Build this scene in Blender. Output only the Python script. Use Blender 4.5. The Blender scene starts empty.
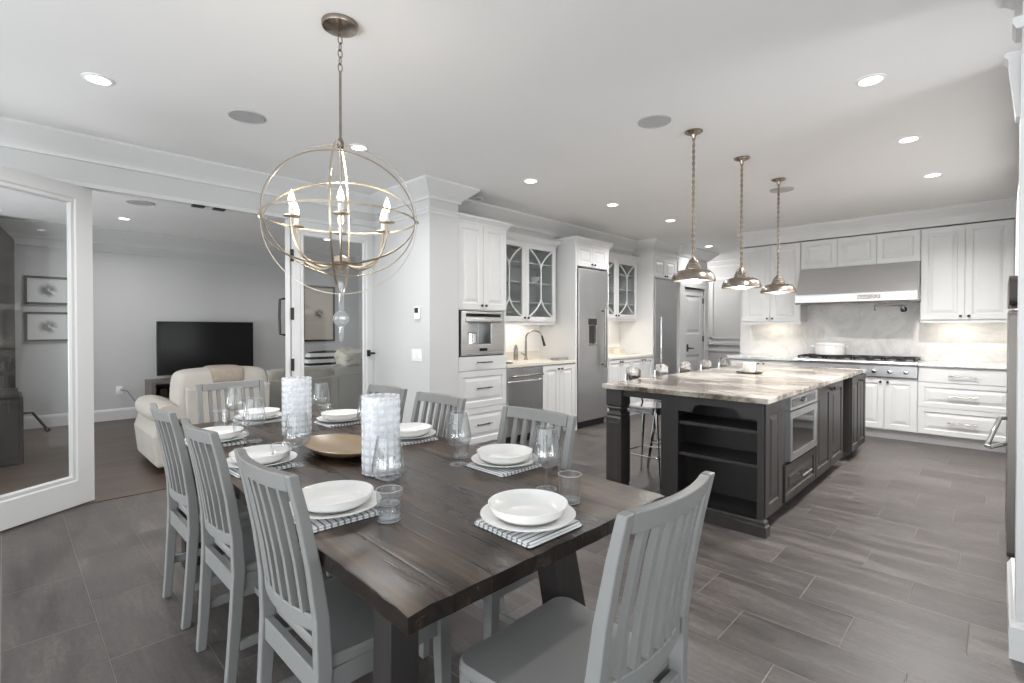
import bpy, bmesh, math, random
from math import sin, cos, pi, radians, sqrt, atan, floor
from mathutils import Vector, Matrix
random.seed(7)
sc = bpy.context.scene
COL = sc.collection
# ------------------------------------------------------------------ helpers
def lin(c):
    return tuple((v/255/12.92) if v/255 <= .04045 else ((v/255+.055)/1.055)**2.4 for v in c)

class NT:
    def __init__(s, name):
        s.m = bpy.data.materials.new(name); s.m.use_nodes = True
        s.t = s.m.node_tree; s.t.nodes.clear()
        s.out = s.n('ShaderNodeOutputMaterial')
    def n(s, typ, **kw):
        nd = s.t.nodes.new(typ)
        for k, v in kw.items(): setattr(nd, k, v)
        return nd
    def l(s, a, b): s.t.links.new(a, b)
    def math(s, op, a, b=None, c=None):
        nd = s.n('ShaderNodeMath', operation=op)
        for i, v in enumerate((a, b, c)):
            if v is None: continue
            if isinstance(v, (int, float)): nd.inputs[i].default_value = v
            else: s.l(v, nd.inputs[i])
        return nd.outputs[0]
    def coord(s, scale=(1, 1, 1), kind='Object'):
        tc = s.n('ShaderNodeTexCoord'); mp = s.n('ShaderNodeMapping')
        s.l(tc.outputs[kind], mp.inputs[0]); mp.inputs['Scale'].default_value = scale
        return mp.outputs[0]
    def pos(s, scale=(1, 1, 1)):
        g = s.n('ShaderNodeNewGeometry'); mp = s.n('ShaderNodeMapping')
        s.l(g.outputs['Position'], mp.inputs[0]); mp.inputs['Scale'].default_value = scale
        return mp.outputs[0]
    def noise(s, vec, scale, detail=4, rough=.55, dist=0):
        nd = s.n('ShaderNodeTexNoise'); s.l(vec, nd.inputs['Vector'])
        nd.inputs['Scale'].default_value = scale; nd.inputs['Detail'].default_value = detail
        nd.inputs['Roughness'].default_value = rough; nd.inputs['Distortion'].default_value = dist
        return nd.outputs[0]
    def ramp(s, fac, stops):
        nd = s.n('ShaderNodeValToRGB'); s.l(fac, nd.inputs[0])
        e = nd.color_ramp.elements
        while len(e) < len(stops): e.new(.5)
        for i, (p, c) in enumerate(stops):
            e[i].position = p; e[i].color = (*c, 1) if len(c) == 3 else c
        return nd.outputs[0]
    def mix(s, fac, a, b, mode='MIX'):
        nd = s.n('ShaderNodeMix', data_type='RGBA', blend_type=mode)
        for sock, v in ((nd.inputs[0], fac), (nd.inputs[6], a), (nd.inputs[7], b)):
            if isinstance(v, (int, float)): sock.default_value = v
            elif isinstance(v, tuple): sock.default_value = (*v, 1) if len(v) == 3 else v
            else: s.l(v, sock)
        return nd.outputs[2]
    def bsdf(s, col, rough=.5, metal=0, bump=None, bstr=.1, bdist=.01, spec=.5, **kw):
        p = s.n('ShaderNodeBsdfPrincipled')
        for k, v in (('Base Color', col), ('Roughness', rough), ('Metallic', metal), ('Specular IOR Level', spec)):
            if isinstance(v, tuple): p.inputs[k].default_value = (*v, 1) if len(v) == 3 else v
            elif isinstance(v, (int, float)): p.inputs[k].default_value = v
            else: s.l(v, p.inputs[k])
        for k, v in kw.items(): p.inputs[k.replace('_', ' ')].default_value = v
        if bump is not None:
            b = s.n('ShaderNodeBump'); b.inputs['Strength'].default_value = bstr
            b.inputs['Distance'].default_value = bdist
            s.l(bump, b.inputs['Height']); s.l(b.outputs[0], p.inputs['Normal'])
        s.l(p.outputs[0], s.out.inputs[0]); return p

def paint(name, c, rough=.5, var=.04, scale=6, bstr=.03, bscale=60, metal=0, stretch=(1, 1, 1), spec=.5, **kw):
    t = NT(name); v = t.coord(stretch)
    n1 = t.noise(v, scale, 3); L = lin(c)
    col = t.ramp(n1, [(.3, tuple(x*(1-var) for x in L)), (.7, tuple(min(1, x*(1+var)) for x in L))])
    t.bsdf(col, rough, metal, t.noise(v, bscale, 2), bstr, .003, spec, **kw); return t.m

def emit(name, c, strength):
    t = NT(name); e = t.n('ShaderNodeEmission'); e.inputs[0].default_value = (*lin(c), 1)
    e.inputs[1].default_value = strength; t.l(e.outputs[0], t.out.inputs[0]); return t.m

def thin_glass(name, tint=(1, 1, 1), refl=1.0, ior=1.45, body=None, bodymix=0, edge=0, dots=None):
    t = NT(name)
    tr = t.n('ShaderNodeBsdfTransparent'); tr.inputs[0].default_value = (*tint, 1)
    if edge:
        lw = t.n('ShaderNodeLayerWeight'); lw.inputs[0].default_value = .35
        c = t.ramp(lw.outputs['Facing'], [(.0, tint), (.75, tuple(x*(1-edge*.3) for x in tint)), (1., tuple(x*(1-edge) for x in tint))])
        t.l(c, tr.inputs[0])
    gl = t.n('ShaderNodeBsdfGlossy'); gl.inputs['Roughness'].default_value = .02
    gl.inputs[0].default_value = (1, 1, 1, 1)
    fl = t.n('ShaderNodeLayerWeight'); fl.inputs[0].default_value = .5
    f0 = ((ior-1)/(ior+1))**2
    f = t.math('ADD', t.math('MULTIPLY', t.math('POWER', fl.outputs['Facing'], 5.0), 1-f0), f0)
    f = t.math('MULTIPLY', f, refl); f = t.math('MINIMUM', f, 1.0)
    mx = t.n('ShaderNodeMixShader'); t.l(f, mx.inputs[0]); t.l(tr.outputs[0], mx.inputs[1]); t.l(gl.outputs[0], mx.inputs[2])
    last = mx.outputs[0]
    if body:
        d = t.n('ShaderNodeBsdfDiffuse'); d.inputs[0].default_value = (*lin(body), 1)
        tl = t.n('ShaderNodeBsdfTranslucent'); tl.inputs[0].default_value = (*lin(body), 1)
        m1 = t.n('ShaderNodeMixShader'); m1.inputs[0].default_value = .5
        t.l(d.outputs[0], m1.inputs[1]); t.l(tl.outputs[0], m1.inputs[2])
        m2 = t.n('ShaderNodeMixShader'); m2.inputs[0].default_value = bodymix
        if dots:
            tc = t.n('ShaderNodeTexCoord'); sp = t.n('ShaderNodeSeparateXYZ'); t.l(tc.outputs['Object'], sp.inputs[0])
            an = t.math('MULTIPLY', t.math('ARCTAN2', sp.outputs[1], sp.outputs[0]), dots[0])
            zz = t.math('MULTIPLY', sp.outputs[2], 2*pi/dots[1])
            f2 = t.math('MULTIPLY', t.math('ADD', t.math('COSINE', an), 1.0), t.math('ADD', t.math('COSINE', zz), 1.0))
            f2 = t.math('MINIMUM', t.math('ADD', t.math('MULTIPLY', f2, .34), bodymix), .97); t.l(f2, m2.inputs[0])
        t.l(last, m2.inputs[1]); t.l(m1.outputs[0], m2.inputs[2]); last = m2.outputs[0]
    t.l(last, t.out.inputs[0]); return t.m

def steel(name, c=(178, 178, 180), rough=.3, axis='z', metal=1.0, bstr=.06):
    t = NT(name)
    st = {'z': (90, 90, 1.5), 'y': (90, 1.5, 90), 'x': (1.5, 90, 90)}[axis]
    v = t.coord(st); n1 = t.noise(v, 2.5, 3); L = lin(c)
    col = t.ramp(n1, [(.3, tuple(x*.93 for x in L)), (.7, tuple(min(1, x*1.05) for x in L))])
    r = t.ramp(n1, [(.2, (rough-.05,)*3), (.8, (rough+.06,)*3)])
    t.bsdf(col, r, metal, n1, bstr, .001); return t.m

def plank_mat(name, axis, length, width, cols, grout, gw, off, stepk, rough=(.4, .6), streak=(1, 14), bstr=.25, contrast=1.0, spec=.5, grain=.3):
    """running-bond tiles / boards: long axis 'x' or 'y' in world metres"""
    t = NT(name); g = t.n('ShaderNodeNewGeometry'); sp = t.n('ShaderNodeSeparateXYZ'); t.l(g.outputs['Position'], sp.inputs[0])
    L, W = (sp.outputs[0], sp.outputs[1]) if axis == 'x' else (sp.outputs[1], sp.outputs[0])
    w = t.math('DIVIDE', t.math('SUBTRACT', W, off[1]), width); row = t.math('FLOOR', w); fw_ = t.math('FRACT', w)
    sh = t.math('FRACT', t.math('MULTIPLY', row, stepk))
    u = t.math('ADD', t.math('DIVIDE', t.math('SUBTRACT', L, off[0]), length), sh)
    colm = t.math('FLOOR', u); fu = t.math('FRACT', u)
    def edge(f, size):
        d = t.math('MINIMUM', f, t.math('SUBTRACT', 1.0, f)); return t.math('MULTIPLY', d, size)
    d = t.math('MINIMUM', edge(fw_, width), edge(fu, length))
    mask = t.math('GREATER_THAN', d, gw)
    soft = t.math('MINIMUM', t.math('DIVIDE', d, gw*2.2), 1.0)
    cx = t.n('ShaderNodeCombineXYZ'); t.l(row, cx.inputs[0]); t.l(colm, cx.inputs[1])
    wn = t.n('ShaderNodeTexWhiteNoise', noise_dimensions='3D'); t.l(cx.outputs[0], wn.inputs['Vector'])
    # streaky stone/wood figure, shifted per tile
    mp = t.n('ShaderNodeMapping'); t.l(g.outputs['Position'], mp.inputs[0])
    mp.inputs['Scale'].default_value = (streak[0], streak[1], 1) if axis == 'x' else (streak[1], streak[0], 1)
    ad = t.n('ShaderNodeVectorMath', operation='ADD'); t.l(mp.outputs[0], ad.inputs[0])
    sc_ = t.n('ShaderNodeVectorMath', operation='SCALE'); t.l(wn.outputs['Color'], sc_.inputs[0]); sc_.inputs['Scale'].default_value = 40
    t.l(sc_.outputs[0], ad.inputs[1])
    n1 = t.noise(ad.outputs[0], 1.0, 8, .62, .6); n2 = t.noise(g.outputs['Position'], 1.7, 5, .6)
    n3 = t.noise(g.outputs['Position'], 42, 6, .75)
    mp2 = t.n('ShaderNodeMapping'); t.l(g.outputs['Position'], mp2.inputs[0]); mp2.inputs['Scale'].default_value = (9, 60, 1) if axis == 'x' else (60, 9, 1)
    n4 = t.noise(mp2.outputs[0], 1.0, 5, .7)
    f = t.math('ADD', t.math('MULTIPLY', n1, .62*contrast), t.math('MULTIPLY', wn.outputs['Value'], .16))
    f = t.math('ADD', f, t.math('MULTIPLY', n2, .25)); f = t.math('ADD', t.math('SUBTRACT', f, .01+.31*(contrast-.9)), t.math('MULTIPLY', t.math('SUBTRACT', t.math('ADD', n3, n4), 1.0), grain))
    c = t.ramp(f, [(.22, lin(cols[0])), (.5, lin(cols[1])), (.78, lin(cols[2]))])
    c = t.mix(mask, lin(grout), c)
    r = t.ramp(n1, [(.25, (rough[0],)*3), (.75, (rough[1],)*3)])
    h = t.math('ADD', t.math('MULTIPLY', soft, 1.0), t.math('ADD', t.math('MULTIPLY', n1, .35), t.math('MULTIPLY', n4, .35)))
    t.bsdf(c, r, 0, h, bstr, .004, spec); return t.m

class MB:
    def __init__(s): s.bm = bmesh.new()
    def face(s, pts):
        try: return s.bm.faces.new([s.bm.verts.new(p) for p in pts])
        except ValueError: return None
    def grid(s, rings, closed_u=True, cap0=False, cap1=False):
        """rings: list of lists of points"""
        R = [[s.bm.verts.new(p) for p in r] for r in rings]
        n = len(R[0])
        for a, b in zip(R, R[1:]):
            for i in range(n if closed_u else n-1):
                j = (i+1) % n
                s.bm.faces.new((a[i], a[j], b[j], b[i]))
        if cap0: s.bm.faces.new(R[0][::-1])
        if cap1: s.bm.faces.new(R[-1])
        return R
    def box(s, x0, x1, y0, y1, z0, z1):
        s.grid([[(x0, y0, z0), (x1, y0, z0), (x1, y1, z0), (x0, y1, z0)], [(x0, y0, z1), (x1, y0, z1), (x1, y1, z1), (x0, y1, z1)]], True, True, True); return s
    def bar(s, a, b, w, t, up=(0, 0, 1), w2=None, t2=None):
        """straight bar a->b, width w along side axis, t along the other"""
        a, b = Vector(a), Vector(b); d = (b-a).normalized(); up = Vector(up)
        sx = d.cross(up)
        if sx.length < 1e-4: sx = d.cross(Vector((1, 0, 0)))
        sx.normalize(); sy = sx.cross(d).normalized()
        w2 = w if w2 is None else w2; t2 = t if t2 is None else t2
        r = lambda c, W, T: [c+sx*(W/2)*i+sy*(T/2)*j for i, j in ((-1, -1), (1, -1), (1, 1), (-1, 1))]
        s.grid([r(a, w, t), r(b, w2, t2)], True, True, True); return s
    def prism(s, poly, fn, a, b):
        s.grid([[fn(u, v, a) for u, v in poly], [fn(u, v, b) for u, v in poly]], True, True, True); return s
    def lathe(s, prof, c=(0, 0, 0), seg=28, axis='z', sx=1, sy=1, mod=None):
        rings = []
        for k, (r, z) in enumerate(prof):
            ring = []
            for i in range(seg):
                a = 2*pi*i/seg; rr = max(r, 1e-5)
                if mod: rr *= mod(a, z, k)
                p = (rr*cos(a)*sx, rr*sin(a)*sy, z)
                if axis == 'x': p = (z, p[0], p[1])
                elif axis == 'y': p = (p[0], z, p[1])
                ring.append((c[0]+p[0], c[1]+p[1], c[2]+p[2]))
            rings.append(ring)
        s.grid(rings, True, True, True); return s
    def tube(s, pts, r, seg=8, closed=False, flat=1.0):
        P = [Vector(p) for p in pts]; n = len(P); rings = []
        T = []
        for i in range(n):
            if closed: d = P[(i+1) % n]-P[i-1]
            else: d = P[min(i+1, n-1)]-P[max(i-1, 0)]
            T.append(d.normalized())
        ref = Vector((0, 0, 1)) if abs(T[0].z) < .9 else Vector((1, 0, 0))
        nrm = (ref - T[0]*ref.dot(T[0])).normalized()
        for i in range(n):
            nrm = (nrm - T[i]*nrm.dot(T[i])).normalized(); bi = T[i].cross(nrm)
            rr = r[i] if isinstance(r, (list, tuple)) else r
            rings.append([P[i]+(nrm*cos(2*pi*k/seg)*flat+bi*sin(2*pi*k/seg))*rr for k in range(seg)])
        if closed:
            rings.append(rings[0]); R = [[s.bm.verts.new(p) for p in q] for q in rings[:-1]]
            # find best seam shift
            for i in range(n):
                a, b = R[i], R[(i+1) % n]; k0 = 0
                if i == n-1: k0 = min(range(seg), key=lambda k: (a[0].co-b[k].co).length)
                for k in range(seg):
                    s.bm.faces.new((a[k], a[(k+1) % seg], b[(k+1+k0) % seg], b[(k+k0) % seg]))
        else: s.grid(rings, True, True, True)
        return s
    def panel(s, o, U, V, N, w, h, rings):
        """door/drawer front: nested rectangles (inset, height)"""
        o, U, V, N = Vector(o), Vector(U), Vector(V), Vector(N)
        R = []
        for ins, d in rings:
            R.append([o+U*x+V*y+N*d for x, y in ((ins, ins), (w-ins, ins), (w-ins, h-ins), (ins, h-ins))])
        s.grid(R, True, True, True); return s
    def sweep(s, path, prof, closed=False):
        """path: xy polyline; prof: (offset to the right of travel, z)"""
        n = len(path); rings = []
        for i, p in enumerate(path):
            p = Vector(p)
            dirs = []
            if i > 0 or closed: dirs.append((p-Vector(path[i-1])).normalized())
            if i < n-1 or closed: dirs.append((Vector(path[(i+1) % n])-p).normalized())
            ns = [Vector((d.y, -d.x)) for d in dirs]
            m = ns[0] if len(ns) == 1 else (ns[0]+ns[1])/max(.2, 1+ns[0].dot(ns[1]))
            rings.append([(p.x+m.x*o, p.y+m.y*o, z) for o, z in prof])
        s.grid(rings, True, not closed, not closed); return s
    def rbox(s, x0, x1, y0, y1, z0, z1, r, k=5):
        """box with rounded vertical corners"""
        pts = []
        for cx, cy, a0 in ((x1-r, y1-r, 0), (x0+r, y1-r, 90), (x0+r, y0+r, 180), (x1-r, y0+r, 270)):
            for i in range(k+1):
                a = radians(a0+90*i/k); pts.append((cx+r*cos(a), cy+r*sin(a)))
        s.grid([[(x, y, z0) for x, y in pts], [(x, y, z1) for x, y in pts]], True, True, True); return s
    def done(s, name, mat, parent=None, bevel=0, smooth=False, world=True, seg=2, subsurf=0, kind=None):
        bmesh.ops.recalc_face_normals(s.bm, faces=s.bm.faces[:])
        if parent is not None and world:
            off = Vector((0, 0, 0)); q = parent
            while q is not None: off += q.location; q = q.parent
            bmesh.ops.translate(s.bm, verts=s.bm.verts[:], vec=-off)
        me = bpy.data.meshes.new(name); s.bm.to_mesh(me); s.bm.free()
        me.materials.append(mat)
        ob = bpy.data.objects.new(name, me); COL.objects.link(ob)
        if parent is not None: ob.parent = parent
        if smooth:
            for p in me.polygons: p.use_smooth = True
            try: me.set_sharp_from_angle(angle=radians(40))
            except Exception: pass
        if subsurf:
            m = ob.modifiers.new('sub', 'SUBSURF'); m.levels = subsurf; m.render_levels = subsurf
        if bevel:
            m = ob.modifiers.new('bev', 'BEVEL'); m.width = bevel; m.segments = seg; m.limit_method = 'ANGLE'; m.angle_limit = radians(35)
        if kind: ob['kind'] = kind
        return ob

def thing(name, label, cat, loc=(0, 0, 0), rz=0, group=None):
    o = bpy.data.objects.new(name, None); o.empty_display_size = .1; COL.objects.link(o)
    o.location = loc; o.rotation_euler = (0, 0, rz); return tag(o, label, cat, group)
def tag(o, label, cat, group=None):
    o['label'] = label; o['category'] = cat
    if group: o['group'] = group
    return o
def struct_root(name, loc=(0, 0, 0), rz=0):
    o = bpy.data.objects.new(name, None); COL.objects.link(o); o.location = loc; o.rotation_euler = (0, 0, rz); o['kind'] = 'structure'; return o
def dup(root, loc, rz, label, group=None):
    r = root.copy(); COL.objects.link(r); r.location = loc; r.rotation_euler = (0, 0, rz); r['label'] = label
    if group: r['group'] = group
    for ch in list(root.children):
        c = ch.copy(); COL.objects.link(c); c.parent = r
        for g in ch.children:
            d = g.copy(); COL.objects.link(d); d.parent = c
    return r
def S(name, mb, mat, **kw): return mb.done(name, mat, kind='structure', **kw)

# ------------------------------------------------------------------ materials
WALL = paint('wall_paint', (202, 202, 202), .6, .01, 2, .02, 120)
FAMW = paint('family_wall_paint', (196, 196, 196), .6, .01, 2, .02, 120)
CEIL = paint('ceiling_paint', (233, 232, 232), .7, .01, 2, .02, 120)
TRIM = paint('trim_paint', (214, 214, 214), .35, .01, 4, .01, 80)
CAB = paint('cabinet_paint', (218, 218, 218), .38, .012, 4, .015, 70)
CHAIR = paint('grey_chair_paint', (130, 130, 129), .36, .03, 14, .04, 90, stretch=(1, 1, .2))
SEAT = paint('grey_seat_paint', (134, 133, 132), .32, .05, 10, .05, 90, stretch=(.2, 1, 1))
DARK = paint('espresso_wood', (50, 47, 46), .4, .2, 9, .06, 60, stretch=(1, 1, .12))
LEGW = paint('island_leg_wood', (58, 54, 53), .36, .2, 9, .08, 60, stretch=(1, 1, .12))
BLACK = paint('black_iron', (28, 28, 29), .4, .1, 20, .05, 100)
BRONZE = paint('dark_bronze', (70, 66, 63), .35, .1, 20, .05, 100, metal=.7)
STEEL = steel('brushed_steel', (197, 197, 198), .36, 'z')
STEELX = steel('brushed_steel_sideways', (222, 222, 223), .38, 'x')
STEELY = steel('brushed_steel_lengthwise', (192, 192, 192), .3, 'y')
CHROME = paint('chrome', (225, 227, 230), .08, .01, 5, .0, 50, metal=1)
NICK = paint('brushed_nickel', (150, 147, 143), .25, .05, 20, .02, 90, metal=1)
CHAMP = paint('champagne_metal', (198, 186, 168), .28, .08, 25, .05, 60, metal=1)
PEWTER = paint('antique_pewter', (150, 140, 130), .27, .22, 18, .12, 60, metal=1)
CORDM = paint('twisted_cord', (138, 126, 114), .5, .3, 40, .2, 120, metal=.5)
WHITEIN = paint('white_enamel', (240, 238, 234), .3, .01)
PORC = paint('white_porcelain', (236, 235, 233), .12, .008, 4, .0, 40)
CANDLE = paint('candle_wax', (238, 234, 226), .45, .02)
DSTEEL = steel('dark_brushed_steel', (128, 124, 120), .35, 'z')
BLKGLASS = paint('black_glass', (14, 14, 16), .06, .05)
SCREEN = paint('tv_screen', (16, 16, 18), .25, .05)
CREAM = paint('cream_upholstery', (182, 177, 169), .85, .05, 6, .25, 180)
TAUPE = paint('taupe_upholstery', (178, 173, 166), .85, .06, 6, .25, 180)
THROW = paint('tan_throw', (160, 148, 134), .9, .1, 30, .5, 120)
FLUFF = paint('ivory_fleece', (214, 208, 194), .95, .1, 30, 1.0, 60)
DKWOOD = paint('dark_furniture_wood', (48, 42, 38), .4, .25, 8, .06, 60, stretch=(1, 1, .15))
QUARTZ = paint('cream_quartz', (222, 216, 205), .2, .03, 14, .01)
SWITCH = paint('white_plastic', (238, 238, 238), .35, .01)
SPKR = paint('speaker_mesh_grey', (176, 175, 176), .7, .06, 200, .2, 300)
GLASSP = thin_glass('window_glass', (.97, .98, .98), 1.0, 1.5)
GLASSC = thin_glass('cabinet_glass', (.86, .88, .88), 1.0, 1.5)
GLASSW = thin_glass('drinking_glass', (.98, .985, .985), 1.3, 1.5, (235, 240, 245), .025, .45)
HOBN = thin_glass('hobnail_milk_glass', (.95, .96, .97), 1.2, 1.5, (246, 248, 251), .42, 0, (14, .031))
CRYST = thin_glass('crystal', (.96, .97, .98), 1.8, 1.6, (245, 248, 250), .14, .4)
LAMP = emit('lamp_lens', (255, 250, 242), 9)
BULB = emit('bulb_glow', (255, 236, 205), 12)
UCL = emit('cabinet_lamp', (255, 240, 215), 6)

TILE = plank_mat('slate_plank_tile', 'x', .61, .3065, ((62, 58, 56), (83, 78, 76), (110, 104, 100)), (112, 106, 102), .0015, (.12, -.02), .37, (.3, .5), (1.6, 9), .3, 1.6, .4, .45)
WOODF = plank_mat('oak_floorboards', 'y', 1.4, .19, ((58, 48, 42), (80, 67, 58), (102, 87, 76)), (42, 34, 30), .0015, (0, .03), .41, (.3, .45), (1.2, 16), .12)
def table_top_mat():
    t = NT('worn_dark_table_wood'); g = t.n('ShaderNodeNewGeometry'); sp = t.n('ShaderNodeSeparateXYZ'); tc = t.n('ShaderNodeTexCoord'); t.l(tc.outputs['Object'], sp.inputs[0])
    w = t.math('DIVIDE', t.math('SUBTRACT', sp.outputs[1], -.52), .115)
    fw_ = t.math('FRACT', w); row = t.math('FLOOR', w)
    gap = t.math('MULTIPLY', t.math('MINIMUM', fw_, t.math('SUBTRACT', 1.0, fw_)), .115)
    cx = t.n('ShaderNodeCombineXYZ'); t.l(row, cx.inputs[0])
    wn = t.n('ShaderNodeTexWhiteNoise', noise_dimensions='3D'); t.l(cx.outputs[0], wn.inputs['Vector'])
    mp = t.n('ShaderNodeMapping'); t.l(tc.outputs['Object'], mp.inputs[0]); mp.inputs['Scale'].default_value = (1.6, 26, 26)
    ad = t.n('ShaderNodeVectorMath', operation='ADD'); t.l(mp.outputs[0], ad.inputs[0]); t.l(wn.outputs['Color'], ad.inputs[1])
    n1 = t.noise(ad.outputs[0], 1.0, 8, .65, .5)
    n2 = t.noise(t.coord((2.2, 4, 4)), 1.4, 5, .6)
    f = t.math('ADD', t.math('MULTIPLY', n1, .6), t.math('MULTIPLY', n2, .4)); f = t.math('ADD', f, t.math('MULTIPLY', wn.outputs[0], .08))
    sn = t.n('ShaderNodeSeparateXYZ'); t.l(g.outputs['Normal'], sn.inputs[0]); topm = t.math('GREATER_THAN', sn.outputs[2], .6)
    f = t.math('SUBTRACT', f, t.math('MULTIPLY', t.math('SUBTRACT', 1.0, topm), .14))  # side faces made darker in colour, standing in for their shade
    c = t.ramp(f, [(.34, lin((22, 18, 16))), (.5, lin((49, 39, 32))), (.6, lin((78, 62, 50))), (.72, lin((126, 108, 90)))])
    # fine pale scratches along the boards
    n3 = t.noise(t.coord((2.5, 170, 20)), 1.0, 3, .5)
    scr = t.ramp(n3, [(.70, (0, 0, 0)), (.76, (1, 1, 1))]); n4 = t.noise(t.coord((3, 5, 5)), 1.3, 3)
    scr = t.math('MULTIPLY', scr, t.ramp(n4, [(.46, (0, 0, 0)), (.58, (.75, .75, .75))]))
    scr = t.math('MULTIPLY', scr, topm)
    c = t.mix(scr, c, lin((168, 150, 128)))
    wv = t.math('MULTIPLY', t.noise(t.coord((4, 3, 3)), 1.0, 3), .0045)
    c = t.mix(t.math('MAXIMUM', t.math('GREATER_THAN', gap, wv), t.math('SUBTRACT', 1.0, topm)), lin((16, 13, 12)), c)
    r = t.ramp(f, [(.3, (.2,)*3), (.7, (.38,)*3)])
    h = t.math('ADD', t.math('MULTIPLY', t.math('MINIMUM', t.math('DIVIDE', gap, .006), 1.0), .3), t.math('MULTIPLY', n1, .6))
    h = t.math('ADD', h, t.math('MULTIPLY', n2, .6))
    t.bsdf(c, r, 0, h, .45, .004, .5); return t.m
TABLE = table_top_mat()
TLEG = paint('dark_table_leg_wood', (40, 37, 36), .4, .3, 9, .2, 30, stretch=(1, 1, .1))
def stone(name, base, dark, pale, scale, rough, warp=1.5, vein=(.46, .54), veincol=None, stretch=(1, 1, 1), vs=1.0, sp=.2, spec=.5):
    t = NT(name); v = t.pos(stretch)
    n0 = t.noise(v, scale*.6, 6, .6, warp); n1 = t.noise(v, scale, 9, .68, warp*1.3); n2 = t.noise(v, scale*4, 6, .7, .5)
    c = t.ramp(n0, [(.5-sp, lin(dark)), (.5, lin(base)), (.5+sp*.9, lin(pale))])
    d = t.math('ABSOLUTE', t.math('SUBTRACT', n1, .5))
    vm = t.ramp(d, [(.0, (vs,)*3), (.035, (.35*vs,)*3), (.09, (0, 0, 0))])
    vm = t.math('MULTIPLY', vm, t.ramp(n0, [(.35, (.9,)*3), (.65, (.15,)*3)]))
    c = t.mix(vm, c, lin(veincol or dark))
    c = t.mix(t.math('MULTIPLY', t.ramp(n2, [(.55, (0, 0, 0)), (.75, (1, 1, 1))]), .25), c, lin(veincol or dark))
    t.bsdf(c, rough, 0, spec=spec); return t.m
GRAN = stone('island_stone', (172, 164, 153), (112, 100, 90), (204, 198, 190), 2.6, .16, 1.2, veincol=(66, 55, 49), stretch=(.8, 2.0, 1), vs=1.0, sp=.11, spec=.35)
MARB = stone('grey_marble', (216, 214, 211), (192, 192, 193), (230, 229, 227), 2.0, .25, .7, veincol=(150, 150, 152), vs=.45)
WTOP = stone('white_marble_counter', (226, 226, 225), (205, 205, 206), (236, 236, 235), 2.5, .2, 2.0, veincol=(175, 176, 178))
def stripes(name, rep, axis=0, dark=(84, 88, 96), SW=.3):
    t = NT(name); sp = t.n('ShaderNodeSeparateXYZ'); tc = t.n('ShaderNodeTexCoord'); t.l(tc.outputs['Object'], sp.inputs[0])
    f = t.math('FRACT', t.math('MULTIPLY', sp.outputs[axis], rep)); d = t.math('ABSOLUTE', t.math('SUBTRACT', f, .5))
    c = t.mix(t.math('LESS_THAN', d, SW), lin((228, 228, 228)), lin(dark))
    t.bsdf(c, .85, 0, t.noise(tc.outputs['Object'], 300, 2), .2, .002); return t.m
NAPK = stripes('striped_linen', 52, 1, (128, 132, 140), .15)
STRP = stripes('black_white_stripe', 13, 2, (22, 22, 24), .2)
def picture_mat(name, bg, ink, sc_=(1, 1, 1), seed=0):
    t = NT(name); v = t.coord(sc_); n1 = t.noise(v, 9, 6, .7)
    tc = t.n('ShaderNodeTexCoord'); sp = t.n('ShaderNodeSeparateXYZ'); t.l(tc.outputs['Object'], sp.inputs[0])
    yy = t.math('MULTIPLY', sp.outputs[1], 1.0); zz = t.math('MULTIPLY', sp.outputs[2], 1.0)
    dist = t.math('SQRT', t.math('ADD', t.math('MULTIPLY', yy, yy), t.math('MULTIPLY', zz, zz)))
    m = t.ramp(dist, [(.05, (1, 1, 1)), (.11, (0, 0, 0))])
    m = t.math('MULTIPLY', m, t.ramp(n1, [(.42, (0, 0, 0)), (.5, (.8,)*3)]))
    t.bsdf(t.mix(m, lin(bg), lin(ink)), .4); return t.m
ART = picture_mat('ink_print', (206, 206, 205), (70, 70, 72))
ARTB = picture_mat('sepia_print', (192, 184, 172), (60, 56, 52))

# ------------------------------------------------------------------ shell
H = 2.75
S('floor', MB().box(-4.955, 2.6, -2.2, 11.0, -.1, 0), TILE)
S('floor_family', MB().box(-9.6, -4.955, -2.6, 6.0, -.1, 0), WOODF)
S('floor_hall', MB().box(-7.0, -4.955, 6.0, 11.0, -.1, 0), TILE)
S('trim_1', MB().box(-4.975, -4.93, -2.2, 2.88, 0, .006), WOODF)
S('ceiling', MB().box(-9.6, 2.6, -2.6, 11.0, H, H+.1), CEIL)
# wall between dining room and family room: header over the glazed doors
m = MB(); m.box(-5.13, -4.93, -2.2, 2.88, 2.43, H); m.box(-5.13, -4.93, -2.2, -1.4, 0, 2.43)
S('wall_left', m, WALL)
# pier + pantry walls
S('wall_pier', MB().box(-5.13, -3.93, 2.88, 3.235, 0, H), WALL)
S('wall_pantry', MB().box(-4.75, -4.60, 3.235, 7.3, 0, H), WALL)
S('wall_soffit', MB().box(-4.60, -4.31, 3.245, 7.3, 2.485, H), WALL)
S('wall_hallside', MB().box(-4.77, -4.62, 7.3, 9.3, 0, H), WALL)
m = MB(); m.box(-4.6, -3.93, 8.10, 8.27, 0, H); m.box(-4.6, -3.93, 9.17, 9.30, 0, H); m.box(-4.6, -3.93, 8.27, 9.17, 2.08, H); m.box(-4.6, -4.5, 8.27, 9.17, 0, 2.08)
S('wall_closet', m, WALL)
S('wall_fridge', MB().box(-4.6, -3.97, 7.27, 8.10, 2.58, H), WALL)
# range wall + hall beyond it
S('wall_range', MB().box(-2.87, 2.6, 8.05, 8.2, 0, H), WALL)
S('wall_hallright', MB().box(-2.87, -2.75, 8.2, 10.5, 0, H), WALL)
S('wall_hallend', MB().box(-7.0, -2.75, 10.5, 10.65, 0, H), WALL)
S('wall_hallleft', MB().box(-7.1, -7.0, 6.0, 10.65, 0, H), WALL)
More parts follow.
